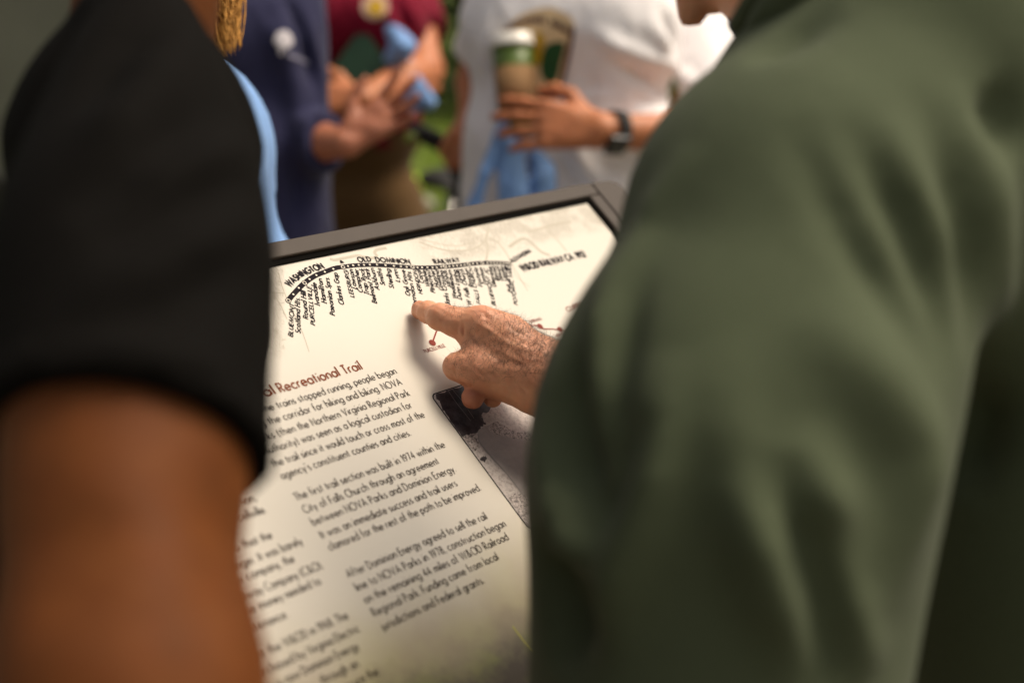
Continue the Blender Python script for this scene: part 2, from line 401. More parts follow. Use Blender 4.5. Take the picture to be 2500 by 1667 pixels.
def face_parts(p, c, f, up, s=1.0, skinm=None):
    f = unit(f); up = unit(np.array(up) - f * (np.array(up) @ f)); r = np.cross(f, up); c = np.array(c)
    for q in (-1, 1):
        MB().lathe(c + f * 0.075 * s + r * q * 0.031 * s + up * 0.004 * s, f, [(0.0001, 0.012 * s), (0.006 * s, 0.0105 * s), (0.0105 * s, 0.005 * s), (0.0115 * s, 0)][::-1], 14).obj('eye', M['eye'], p, True)
    MB().tube([c - up * 0.052 * s + f * 0.086 * s + r * x * s - up * abs(x) * 0.1 - f * x * x * 6 for x in (-0.024, -0.012, 0, 0.012, 0.024)], [0.002, 0.005, 0.006, 0.005, 0.002], 8).obj('mouth', M['lip'], p, True)

def person(label, x, y, face, H, skinm, shirtm, trm, hairm, sh=None, elb=None, wri=None, hands=None, girth=1.0, lean=0.0, sleeve=0.62,
           shirtfolds=(), hair='short', headf=None, group=None, h=0.010, shirt_h=0.009, longhair=None, cut_z=None, name='person', shirt_bottom=0.86, headpos=None, cuff=None):
    """a standing person: body (skin), shirt, trousers, shoe x2, hair, eyes"""
    s = H / 1.76; f = np.array([math.sin(face), math.cos(face), 0.0]); r = np.array([f[1], -f[0], 0.0]); up = np.array([0, 0, 1.0])
    t = thing(name, label, 'person', (x, y, 0), group)
    P = lambda a, b, z: np.array([x, y, 0]) + r * a * s + f * (b * s + lean * max(0, z - 0.95)) + up * z * s
    pel, che, nck = P(0, 0, 0.95), P(0, 0, 1.30), P(0, -0.01, 1.47)
    hc = P(0, 0.035, 1.635); hf = f if headf is None else unit(headf)
    if headpos is not None: hc = np.array(headpos)
    SH = {q: (P(0.185 * (1 if q == 'R' else -1), 0, 1.43) if not sh or q not in sh else np.array(sh[q])) for q in 'LR'}
    EL = {q: (SH[q] + r * 0.05 * (1 if q == 'R' else -1) - up * 0.29 * s if not elb or q not in elb else np.array(elb[q])) for q in 'LR'}
    WR = {q: (EL[q] + f * 0.06 - up * 0.25 * s if not wri or q not in wri else np.array(wri[q])) for q in 'LR'}
    allp = np.array([pel, che, nck, hc + up * 0.13, P(0, 0, 0), *SH.values(), *EL.values(), *WR.values()])
    lo = allp.min(0) - [0.24, 0.24, 0.02]; hi = allp.max(0) + [0.24, 0.24, 0.08]; lo[2] = -0.02
    B = Solid(lo, hi, h)
    head_prims(B, hc, hf, up, s); B.cone(nck - up * 0.03, hc - up * 0.05 - hf * 0.02, 0.062 * s, 0.055 * s, k=0.03)
    B.cone(che - r * 0.06, che + r * 0.06, 0.085 * s, k=0.03).cone(pel - r * 0.04, pel + r * 0.04, 0.085 * s, k=0.03).cone(pel, che, 0.075 * s, 0.085 * s, k=0.03)
    B.cone(SH['L'], nck, 0.045 * s, 0.05 * s, k=0.05).cone(SH['R'], nck, 0.045 * s, 0.05 * s, k=0.05)
    for q in 'LR':
        B.cone(SH[q], EL[q], 0.052 * s, 0.042 * s, k=0.03); mid = EL[q] + (WR[q] - EL[q]) * 0.3
        B.cone(EL[q], mid, 0.041 * s, 0.043 * s, k=0.02).cone(mid, WR[q], 0.043 * s, 0.027 * s, k=0.02)
        g = 1 if q == 'R' else -1
        B.cone(P(0.09 * g, 0, 0.90), P(0.10 * g, 0.01, 0.50), 0.085 * s, 0.055 * s, k=0.03).cone(P(0.10 * g, 0.01, 0.50), P(0.10 * g, -0.02, 0.09), 0.055 * s, 0.036 * s, k=0.03)
    V, Q = B.mesh(); V = smooth_mesh(V, Q, 2)
    Vs, Qs = [V], [Q]; off = len(V)
    for q in 'LR':
        hd = (hands or {}).get(q)
        d = unit(WR[q] - EL[q])
        if hd is None: hd = dict(F=d, N=-r if q == 'R' else r, curl=(0.4, 0.45, 0.5, 0.5, 0.55))
        c = WR[q]; S_ = Solid(c - 0.21, c + 0.21, 0.0042)
        S_.cone(WR[q] - d * 0.06, WR[q], 0.031 * s, 0.027 * s, k=0.02)
        hand_prims(S_, WR[q] + unit(hd['F']) * 0.008, hd['F'], hd['N'], q, hd.get('curl', (0.3,) * 5), hd.get('spread', 0.08), hd.get('sc', 1.0) * s)
        v, fq = S_.mesh(); v = smooth_mesh(v, fq, 1); Vs.append(v); Qs.append(fq + off); off += len(v)
    body = mesh_obj('body', np.concatenate(Vs), np.concatenate(Qs), skinm, t)
    # shirt
    g = girth; T_ = Solid(lo, hi, shirt_h)
    fl = None
    T_.cone(P(-0.085, 0, 1.33), P(0.085, 0, 1.33), 0.122 * s * (0.6 + 0.4 * g), k=0.05)
    T_.cone(P(-0.07, 0.01 * g, 1.12), P(0.07, 0.01 * g, 1.12), 0.118 * s * g, k=0.08)
    T_.cone(P(-0.075, 0.012 * g, 0.96), P(0.075, 0.012 * g, 0.96), 0.120 * s * g, k=0.08)
    T_.cone(P(-0.08, 0, 0.84), P(0.08, 0, 0.84), 0.116 * s * g, k=0.05)
    T_.cone(SH['L'], nck - up * 0.035, 0.058 * s, 0.066 * s, k=0.05).cone(SH['R'], nck - up * 0.035, 0.058 * s, 0.066 * s, k=0.05)
    T_.cut(P(0, 0, shirt_bottom), -up)
    T_.cut(nck + up * 0.028 * s - f * 0.02, unit(up + f * 0.35))
    for q in 'LR':
        Sl = Solid(lo, hi, shirt_h); d = unit(EL[q] - SH[q]); L = np.linalg.norm(EL[q] - SH[q]) * sleeve
        Sl.cone(SH[q], SH[q] + d * (L + 0.04), 0.064 * s, 0.072 * s, k=0.02); Sl.cut(SH[q] + d * L, d)
        if cuff and q in cuff:
            d2 = unit(WR[q] - EL[q]); c2 = EL[q] + (WR[q] - EL[q]) * cuff[q]; S2 = Solid(lo, hi, shirt_h); S2.cone(EL[q], c2 + d2 * 0.04, 0.060 * s, 0.056 * s, k=0.02); S2.cut(c2, d2); Sl.D = np.minimum(Sl.D, S2.D)
        h_ = np.maximum(0.03 - np.abs(T_.D - Sl.D), 0) / 0.03; T_.D = np.minimum(T_.D, Sl.D) - h_ * h_ * 0.03 * 0.25
    V, Q = T_.mesh(); V = smooth_mesh(V, Q, 2)
    V = rumple(V, Q, 0.0032, int(H * 1000) % 97)
    if shirtfolds: V = creases(V, Q, [(a, b, c * 1.7) for a, b, c in shirtfolds])
    so_ = mesh_obj('shirt', V, Q, shirtm, t); t['_'] = 0; del t['_']
    tree = bvh(V, Q)
    # trousers, shoes
    T2 = Solid(lo, np.array([hi[0], hi[1], 1.18 * s]), 0.012)
    T2.cone(P(-0.07, 0, 0.92), P(0.07, 0, 0.92), 0.108 * s * (0.7 + 0.3 * g), k=0.05)
    if shirt_bottom > 0.95: T2.cone(P(-0.07, 0.01 * g, 1.10), P(0.07, 0.01 * g, 1.10), 0.120 * s * g, k=0.05)
    for g_ in (-1, 1):
        T2.cone(P(0.09 * g_, 0, 0.86), P(0.105 * g_, 0.012, 0.50), 0.102 * s, 0.078 * s, k=0.02).cone(P(0.105 * g_, 0.012, 0.5), P(0.11 * g_, -0.015, 0.05), 0.078 * s, 0.066 * s, k=0.02)
    T2.cut(P(0, 0, max(1.0, shirt_bottom + 0.04)), up); T2.cut(P(0, 0, 0.055), -up)
    v, q_ = T2.mesh(); v = smooth_mesh(v, q_, 2); mesh_obj('trousers', v, q_, trm, t)
    for g_ in (-1, 1):
        c = P(0.11 * g_, 0.05, 0.0); Z = Solid(c - 0.2, c + 0.2, 0.009); Z.cone(c + up * 0.045 - f * 0.05, c + up * 0.035 + f * 0.10, 0.046, 0.038, k=0.03, flat=(up, 0.9)); Z.cone(c + up * 0.05 - f * 0.05, c + up * 0.09 - f * 0.045, 0.043, 0.04, k=0.02); Z.cut(c + up * 0.002, -up)
        v, q_ = Z.mesh(); mesh_obj('shoe', v, q_, M['shoe'], t)
    # hair
    Hh = Solid(hc - 0.2 - up * 0.25, hc + 0.2, 0.008); hr = np.cross(hf, up)
    Hh.ell(hc + up * 0.034 * s - hf * 0.022 * s, (0.088 * s, 0.10 * s, 0.094 * s), np.stack([hr, hf, up]), k=0.02)
    Hh.cut(hc + up * 0.035 * s + hf * 0.03 * s, unit(hf - up * 0.75))
    v, q_ = Hh.mesh(); n = normals(v, q_); ph = np.sin(v[:, 0] * 260 + np.sin(v[:, 2] * 90) * 2) + np.sin(v[:, 1] * 230 + v[:, 2] * 60)
    mesh_obj('hair', v + n * (0.0016 * ph)[:, None], q_, hairm, t)
    face_parts(t, hc, hf, up, s)
    return t, tree, so_

def decal(name, tree, poly_px, m, parent, off=0.002, grid=None, kind=None):
    """a flat print laid on cloth: each triangle of the pixel polygon is dropped on the shirt's surface"""
    V = []; Fc = []
    for pts in poly_px:
        c = np.mean(pts, 0); ring = densify(list(pts) + [pts[0]], 3)[:-1]; rings = [ring * t + c * (1 - t) for t in (1, 0.66, 0.33)] + [np.array([c])]
        o = len(V); ok = True; tmp = []
        for rr in rings:
            for p in rr:
                q = cast(tree, p[0], p[1])
                if q is None: ok = False; break
                tmp.append(q + unit(CAMP - q) * off)
            if not ok: break
        if not ok: continue
        V += tmp; n = len(ring)
        for a in range(2):
            for k in range(n): k2 = (k + 1) % n; Fc.append((o + a * n + k, o + a * n + k2, o + (a + 1) * n + k2, o + (a + 1) * n + k))
        for k in range(n): Fc.append((o + 2 * n + k, o + 2 * n + (k + 1) % n, o + 3 * n))
    if V: return mesh_obj(name, V, Fc, m, parent, True)
def circle(cx, cy, rx, ry=None, n=16, rot=0):
    ry = rx if ry is None else ry
    return np.array([(cx + rx * math.cos(a) * math.cos(rot) - ry * math.sin(a) * math.sin(rot), cy + rx * math.cos(a) * math.sin(rot) + ry * math.sin(a) * math.cos(rot)) for a in [2 * math.pi * i / n for i in range(n)]])

# ------------------------------------------------------------------ the setting: lawn, gravel path, trees, hedge, shelter
def sheet(name, pts, z, m, nx=60, ny=60, amp=0.0):
    (x0, y0), (x1, y1) = pts; xs = np.linspace(x0, x1, nx); ys = np.linspace(y0, y1, ny); V = []
    for yy in ys:
        for xx in xs: V.append((xx, yy, z + amp * (math.sin(xx * 0.35) * math.cos(yy * 0.28) + 0.4 * math.sin(xx * 1.1 + yy * 0.7))))
    Q = np.array([(j * nx + i, j * nx + i + 1, (j + 1) * nx + i + 1, (j + 1) * nx + i) for j in range(ny - 1) for i in range(nx - 1)])
    o = mesh_obj(name, V, Q, m); o['kind'] = 'structure'; return o
k = NT('mown_grass_ground')
g = k.ramp(k.noise(0.9, 6, 0.6), [(0.35, (0.11, 0.165, 0.012)), (0.6, (0.19, 0.26, 0.016)), (0.8, (0.22, 0.24, 0.03))])
k.l(k.mix(0.5, g, k.ramp(k.noise(40, 4), [(0.4, (0.03, 0.06, 0.006)), (0.65, (0.12, 0.17, 0.015))])), k.b.inputs['Base Color'])
k.b.inputs['Roughness'].default_value = 0.9; k.bump(k.noise(60, 4), 0.8, 0.02); M['lawn'] = k.m
sheet('ground', ((-140, -120), (140, 160)), -0.02, M['lawn'], 90, 90, 0.0)
k = NT('pale_gravel')
v = k.n('ShaderNodeTexVoronoi'); v.inputs['Scale'].default_value = 90; k.l(k.tc.outputs['Object'], v.inputs['Vector'])
k.l(k.mix(0.6, k.ramp(k.noise(3, 5), [(0.3, (0.16, 0.13, 0.10)), (0.7, (0.27, 0.23, 0.18))]), k.mix(0.5, (0.22, 0.19, 0.15), v.outputs['Color'], 'MULTIPLY')), k.b.inputs['Base Color'])
k.b.inputs['Roughness'].default_value = 0.9; k.bump(v.outputs['Distance'], 0.8, 0.01); M['gravel'] = k.m
sheet('path', ((-9, -6), (9, 3.9)), -0.012, M['gravel'], 20, 20)

gv, gf = [], []
r2 = random.Random(3)
for i in range(26000):
    yy = 3.9 + 15 * r2.random() ** 1.5; xx = r2.uniform(-0.45, 0.35) * (yy + 2.5); hh = r2.uniform(0.03, 0.075); a = r2.uniform(0, 6.28); w = 0.004 + 0.0006 * yy
    o = len(gv); c, s_ = math.cos(a) * w, math.sin(a) * w; lx, ly = r2.uniform(-0.03, 0.03), r2.uniform(-0.03, 0.03)
    gv += [(xx - c, yy - s_, -0.02), (xx + c, yy + s_, -0.02), (xx + lx, yy + ly, hh)]; gf.append((o, o + 1, o + 2))
M['blade'] = mat('grass_blades', (0.21, 0.31, 0.016), 0.6, 0.45, 3)
tag(mesh_obj('lawn_grass', gv, np.array(gf), M['blade'], smooth=False), 'short mown green grass beyond the group of people', 'grass', kind='stuff')

M['bark'] = mat('dark_bark', (0.035, 0.025, 0.018), 0.9, 0.35, 14, 0.8, 40)
LEAF = [mat('leaf_%s' % n_, c, 0.55, 0.5, 1.6) for n_, c in (('dark', (0.022, 0.040, 0.008)), ('mid', (0.040, 0.066, 0.010)), ('olive', (0.060, 0.075, 0.012)))]
def leaves(cs, n, size, rr, seed):
    """small bent leaves spread through a set of clumps (centre, radii)"""
    r_ = np.random.RandomState(seed); cs_ = [cs[i] for i in r_.randint(0, len(cs), n)]
    C = np.array([c for c, _ in cs_]); Rr = np.array([q for _, q in cs_]); d = r_.normal(size=(n, 3)); d /= np.linalg.norm(d, axis=1)[:, None]
    P = C + d * Rr * (r_.rand(n, 1) ** 0.35); a = r_.normal(size=(n, 3)); a /= np.linalg.norm(a, axis=1)[:, None]; b = np.cross(a, r_.normal(size=(n, 3))); b /= np.linalg.norm(b, axis=1)[:, None]
    sz = size * (0.6 + 0.8 * r_.rand(n, 1)); V = np.stack([P - a * sz, P + b * sz * 0.45 + np.cross(a, b) * sz * 0.2, P + a * sz, P - b * sz * 0.45 + np.cross(a, b) * sz * 0.2], 1).reshape(-1, 3)
    return V, np.arange(4 * n).reshape(n, 4)
def tree(x, y, hgt, rad, lm, label, seed, trunk_r=0.16, low=0.25, lean=0.0, n=5200, size=0.13):
    t = thing('tree', label, 'tree', (x, y, 0), 'trees at the edge of the lawn'); r_ = random.Random(seed)
    tb = MB(); P0 = np.array([x, y, -0.1]); pts = [P0 + [lean * z + 0.06 * math.sin(z * 1.3 + seed), 0.05 * math.cos(z + seed), z] for z in np.linspace(0, hgt * 0.85, 9)]
    tb.tube(pts, [trunk_r * (1.25 if i == 0 else 1) * (1 - 0.09 * i) for i in range(9)], 12); clumps = []
    for i in range(16):
        z = hgt * (low + (0.95 - low) * i / 15); a = r_.uniform(0, 6.28); L = rad * (0.45 + 0.65 * math.sin(math.pi * min(1, (i + 3) / 17))) * r_.uniform(0.6, 1)
        p = P0 + [lean * z, 0, z * 0.85]; e = p + [math.cos(a) * L, math.sin(a) * L, hgt * 0.10]
        tb.tube([p, (p + e) / 2 + [0, 0, 0.15], e], [trunk_r * 0.4, trunk_r * 0.25, 0.02], 6)
        for c, q in ((e, 0.42), ((p + e) / 2 + [0, 0, 0.3], 0.34)): clumps.append((c + [r_.uniform(-.3, .3), r_.uniform(-.3, .3), 0], np.array([rad * q, rad * q, rad * q * 0.75]) * r_.uniform(0.7, 1.15)))
    tb.obj('trunk', M['bark'], t, True); V, Q = leaves(clumps, n, size, rad, seed); mesh_obj('crown', V, Q, lm, t, False)
    return t
specs = [(-9.5, 19, 9, 3.6, 0, 'tall dark broadleaf tree behind the shelter roof'), (-5.6, 21, 10, 3.8, 1, 'mid green tree standing just right of the shelter'),
         (-2.4, 18.5, 9.5, 3.6, 0, 'dark tree directly behind the maroon polo person'), (0.3, 20.5, 11, 4.0, 0, 'largest dark tree, behind the white shirt person'),
         (3.6, 18, 9, 3.6, 1, 'green tree behind the olive jersey person'), (7.4, 20, 10, 4.0, 0, 'dark tree far right at the lawn edge'), (11.5, 18, 9, 3.8, 1, 'outermost tree on the right of the lawn')]
for i, (x, y, h_, r_, li, lb) in enumerate(specs): tree(x, y, h_, r_, LEAF[li], lb, 11 + i, low=0.12)
ring = [(-13, 8, 10, 4.0, 0, 'dark tree left of the lawn, beside the shelter'), (-11, -6, 10, 4.2, 1, 'green tree on the left, level with the sign'), (-4.5, -10.5, 10.5, 4.4, 0, 'dark tree at the path end, left one'), (4, -11, 11, 4.4, 1, 'green tree at the path end, right one'),
        (12, -7, 10, 4.2, 0, 'dark tree to the right of the path'), (14.5, 5, 9, 3.8, 1, 'green tree on the right side of the lawn')]
for i, (x, y, h_, r_, li, lb) in enumerate(ring): tree(x, y, h_, r_, LEAF[li], lb, 51 + i, low=0.12, n=3600, size=0.17)  # unseen trees at the back and sides, added to block low frontal sky light
p_ = at(1158, -60, 9.0)
tree(p_[0], p_[1], 7.5, 2.1, LEAF[2], 'slim dark trunked tree on the lawn left of the white T-shirt', 40, trunk_r=0.085, low=0.42, n=3000, size=0.09)
for i in range(11):
    x = -13 + 2.6 * i + rnd.uniform(-.4, .4); y = 16.4 + rnd.uniform(-.5, .6)
    t = thing('shrub', 'dense dark green shrub in the hedge, number %s from the left' % ['one', 'two', 'three', 'four', 'five', 'six', 'seven', 'eight', 'nine', 'ten', 'eleven'][i], 'shrub', (x, y, 0), 'shrubs along the lawn edge')
    cl = [(np.array([x + rnd.uniform(-1.1, 1.1), y + rnd.uniform(-.5, .5), rnd.uniform(0.4, 1.9)]), np.array([0.8, 0.7, 0.6])) for _ in range(9)]
    V, Q = leaves(cl, 2600, 0.08, 1, 70 + i); mesh_obj('foliage', V, Q, LEAF[i % 2], t, False)
    mb = MB(); 
    for c, _ in cl: mb.tube([(x, y, -0.05), (c[0] * 0.5 + x * 0.5, y, c[2] * 0.4), c], [0.03, 0.022, 0.008], 6)
    mb.obj('stem', M['bark'], t, True)
# grey shelter at the far left
M['render_grey'] = mat('grey_cement_render', (0.19, 0.18, 0.155), 0.9, 0.12, 2.5, 0.5, 60)
M['plinth'] = mat('dark_stone_base', (0.03, 0.026, 0.021), 0.9, 0.2, 6, 0.6, 30)
M['roof_metal'] = mat('brown_standing_seam', (0.06, 0.04, 0.03), 0.5)
a_, b_ = at(-1500, 700, 7.5), at(300, 700, 6.4)
ux = unit([b_[0] - a_[0], b_[1] - a_[1], 0]); uy = np.cross([0, 0, 1], ux); Lw = np.linalg.norm((b_ - a_)[:2]); c0 = np.array([a_[0], a_[1], 0]) + ux * Lw / 2 + uy * 1.6
t = thing('park_shelter', 'grey rendered park building with dark stone base behind the black sleeve', 'building', (c0[0], c0[1], 0)); ax = np.stack([ux, uy, [0, 0, 1]])
MB().box(c0 + [0, 0, 1.75], (Lw, 3.2, 2.3), ax).obj('wall', M['render_grey'], t)
MB().box(c0 + [0, 0, 0.28], (Lw + 0.08, 3.28, 0.68), ax, 0.02).obj('plinth', M['plinth'], t)
rf = MB(); w = Lw / 2 + 0.5
rf.add([c0 + ux * w * sx + uy * 2.2 * sy + [0, 0, 2.9] for sx, sy in ((-1, -1), (1, -1), (1, 1), (-1, 1))] + [c0 - ux * w + [0, 0, 4.0], c0 + ux * w + [0, 0, 4.0]], [(0, 1, 5, 4), (2, 3, 4, 5), (0, 4, 3), (1, 2, 5), (3, 2, 1, 0)]); rf.obj('roof', M['roof_metal'], t)
for q in (-0.25, 0.2):
    wf = MB().box(c0 + ux * Lw * q - uy * 1.62 + [0, 0, 1.75], (0.9, 0.06, 0.8), ax, 0.01).obj('window', M['plinth'], t)
    MB().box(c0 + ux * Lw * q - uy * 1.655 + [0, 0, 1.75], (0.76, 0.02, 0.66), ax).obj('pane', mat('window_glass', (0.02, 0.025, 0.03), 0.08), wf)

# ------------------------------------------------------------------ the interpretive sign
SCL = 0.88; S = 0.0159283 * SCL                 # one line of body text
def W3(v): return R @ np.array(v)
wx, wy, wz = W3(PX), W3(PY), W3(PN); org = CAMP - wz * SCL
PM = Matrix(((wx[0], wy[0], wz[0], org[0]), (wx[1], wy[1], wz[1], org[1]), (wx[2], wy[2], wz[2], org[2]), (0, 0, 0, 1)))
def pxy(px, py):
    """sign-plane coordinates, in text lines, of a photograph pixel"""
    r = np.array([(px - CX) / FPX, -(py - CY) / FPX, 1.0]); t = -SCL / (r @ PN); q = r * t; return np.array([q @ PX, q @ PY]) / S
def pt(x, y, z=0.0): return org + wx * x * S + wy * y * S + wz * z
XL, XR, YB, YT = 27.8, 93.25, 0.4, 44.0
fz = pt(60, 20)[2]; base = pt(60, 22); base = np.array([base[0], base[1], 0.0])
sign = thing('interpretive_sign', 'tilted interpretive trail sign with railway map, text and brown metal frame', 'sign', base)
def slab(x0, x1, y0, y1, z0, z1, bev=0.0):
    return MB().box([(x0 + x1) / 2 * S, (y0 + y1) / 2 * S, (z0 + z1) / 2], [(x1 - x0) * S, (y1 - y0) * S, z1 - z0], None, bev)
# panel print
k = NT('printed_cream_panel'); sp = k.n('ShaderNodeSeparateXYZ'); k.l(k.tc.outputs['Object'], sp.inputs[0])
X_ = k.math('DIVIDE', sp.outputs[0], S); Y_ = k.math('DIVIDE', sp.outputs[1], S)
def sm(v, a, b):
    m_ = k.n('ShaderNodeMapRange'); m_.interpolation_type = 'SMOOTHSTEP'; m_.inputs[1].default_value = a; m_.inputs[2].default_value = b; k.l(v, m_.inputs[0]); return m_.outputs[0]
sep = lambda v: v
base_c = (0.60, 0.56, 0.485)
relief = k.ramp(k.noise(26, 6, 0.6), [(0.46, (0, 0, 0)), (0.53, (1, 1, 1))])
wv = k.n('ShaderNodeTexWave'); wv.inputs['Scale'].default_value = 90; wv.inputs['Distortion'].default_value = 14; wv.inputs['Detail'].default_value = 3; wv.inputs['Detail Scale'].default_value = 1.2
k.l(k.tc.outputs['Object'], wv.inputs[0]); hatch = k.ramp(wv.outputs['Fac'], [(0.35, (0, 0, 0)), (0.75, (1, 1, 1))])
m1 = k.math('MULTIPLY', sm(k.math('SUBTRACT', X_, k.math('MULTIPLY', k.math('SUBTRACT', Y_, 38.0), 0.75)), 57.0, 54.6), sm(Y_, 36.0, 37.5)); m2 = k.math('MULTIPLY', sm(Y_, 40.6, 41.8), sm(X_, 70, 76))
ms = k.math('MAXIMUM', m1, m2)
hm = k.math('MULTIPLY', k.math('MULTIPLY', k.math('ADD', k.math('MULTIPLY', relief, 0.5), k.math('MULTIPLY', hatch, 0.5)), ms), 0.8)
c_ = k.mix(hm, base_c, (0.36, 0.325, 0.26))
# printed meadow photograph fading in along the bottom edge, people's shade tinted in
fade = sm(k.math('ADD', Y_, k.math('MULTIPLY', k.math('SUBTRACT', k.noise(9, 4), 0.5), 5)), 22.0, 15.0); fade2 = sm(k.math('ADD', Y_, k.math('MULTIPLY', k.math('SUBTRACT', k.noise(14, 5), 0.5), 7)), 16.5, 12.0)
c_ = k.mix(k.math('MULTIPLY', fade, 0.8), c_, k.ramp(k.noise(17, 4), [(0.35, (0.34, 0.26, 0.14)), (0.65, (0.40, 0.35, 0.15))]))
c_ = k.mix(k.math('MULTIPLY', fade2, 0.9), c_, k.ramp(k.noise(22, 6, 0.65), [(0.38, (0.05, 0.033, 0.028)), (0.5, (0.11, 0.095, 0.05)), (0.64, (0.19, 0.20, 0.055))]))
k.l(c_, k.b.inputs['Base Color']); k.b.inputs['Roughness'].default_value = 0.42; k.b.inputs['Specular IOR Level'].default_value = 0.35; M['panel'] = k.m
slab(XL - 0.4, XR + 0.4, YB - 0.4, YT + 0.4, -0.006, 0.0).obj('panel', M['panel'], sign, M4=PM)
g_ = MB()  # black strip covers both the rubber gasket and the rail's shadow line
for a in ((XL - .3, XR + .3, YT, YT + .42), (XL - .3, XR + .3, YB - .42, YB), (XL - .42, XL, YB - .42, YT + .42), (XR, XR + .36, YB - .42, YT + .42)):
    g_.box([(a[0] + a[1]) / 2 * S, (a[2] + a[3]) / 2 * S, 0.0012 + 0.0002 * (a[1] - a[0] < 2)], [(a[1] - a[0]) * S, (a[3] - a[2]) * S, 0.0024], None)
g_.obj('gasket_shade', M['gasket_shade'], sign, M4=PM)
slab(XL - 1.6, XR + 1.65, YT + 0.38, YT + 1.72, -0.022, 0.0065, 0.0022).obj('top_rail', M['frame'], sign, M4=PM)
slab(XL - 1.6, XR + 1.65, YB - 1.9, YB - 0.38, -0.022, 0.0065, 0.0022).obj('bottom_rail', M['frame'], sign, M4=PM)
slab(XR + 0.34, XR + 1.66, YB - 0.37, YT + 0.37, -0.0225, 0.0062, 0.002).obj('side_rail', M['frame'], sign, M4=PM)
slab(XL - 1.6, XL - 0.4, YB - 0.37, YT + 0.37, -0.0225, 0.0062, 0.002).obj('side_rail', M['frame'], sign, M4=PM)
for xa, xb in ((XR + 1.82, XR + 5.2), (XL - 5.0, XL - 1.75)):            # rounded end plates that carry the panel
    b = MB(); n = 8; r = 1.5; ol = []; L_ = xa < XL
    cs = [(xa, YB - 1.9, 0), (xb, YB - 1.9, 1), (xb, YT + 1.7, 1), (xa, YT + 1.7, 0)]
    if L_: cs = [(a, c, 1 - d) for a, c, d in cs]
    cyc = [math.pi, 1.5 * math.pi, 0, 0.5 * math.pi]
    for i, (cx_, cy_, rd) in enumerate(cs):
        rr = r if rd else 0.12; ccx = cx_ + (rr if i in (0, 3) else -rr); ccy = cy_ + (rr if i in (0, 1) else -rr)
        for j in range(n + 1): a = cyc[i] + j / n * math.pi / 2; ol.append((ccx + rr * math.cos(a), ccy + rr * math.sin(a)))
    N = len(ol); cen = np.mean(ol, 0); V = []
    for z, ins in ((-0.024, 0), (0.0045, 0), (0.0064, 0.12)):
        for p in ol: q = np.array(p) + (cen - p) / max(1e-6, np.linalg.norm(cen - p)) * ins; V.append((q[0] * S, q[1] * S, z))
    Fc = [tuple(range(N - 1, -1, -1)), tuple(2 * N + i for i in range(N))] + [(l * N + i, l * N + (i + 1) % N, (l + 1) * N + (i + 1) % N, (l + 1) * N + i) for l in (0, 1) for i in range(N)]
    b.add(V, Fc).obj('end_plate', M['frame'], sign, M4=PM)
for xc in (XR - 4, XL + 4):
    top = pt(xc, 16, -0.03); foot = np.array([top[0], top[1], -0.05]); hx = unit(np.cross([0, 0, 1], [wz[0], wz[1], 0]))
    MB().box((top + foot) / 2, (0.075, 0.075, top[2] - foot[2] + 0.02), np.stack([hx, np.cross([0, 0, 1], hx), [0, 0, 1]]), 0.006).obj('post', M['frame'], sign)
    slab(xc - 2.2, xc + 2.2, 4, 40, -0.040, -0.0235, 0.003).obj('bracket', M['frame'], sign, M4=PM)

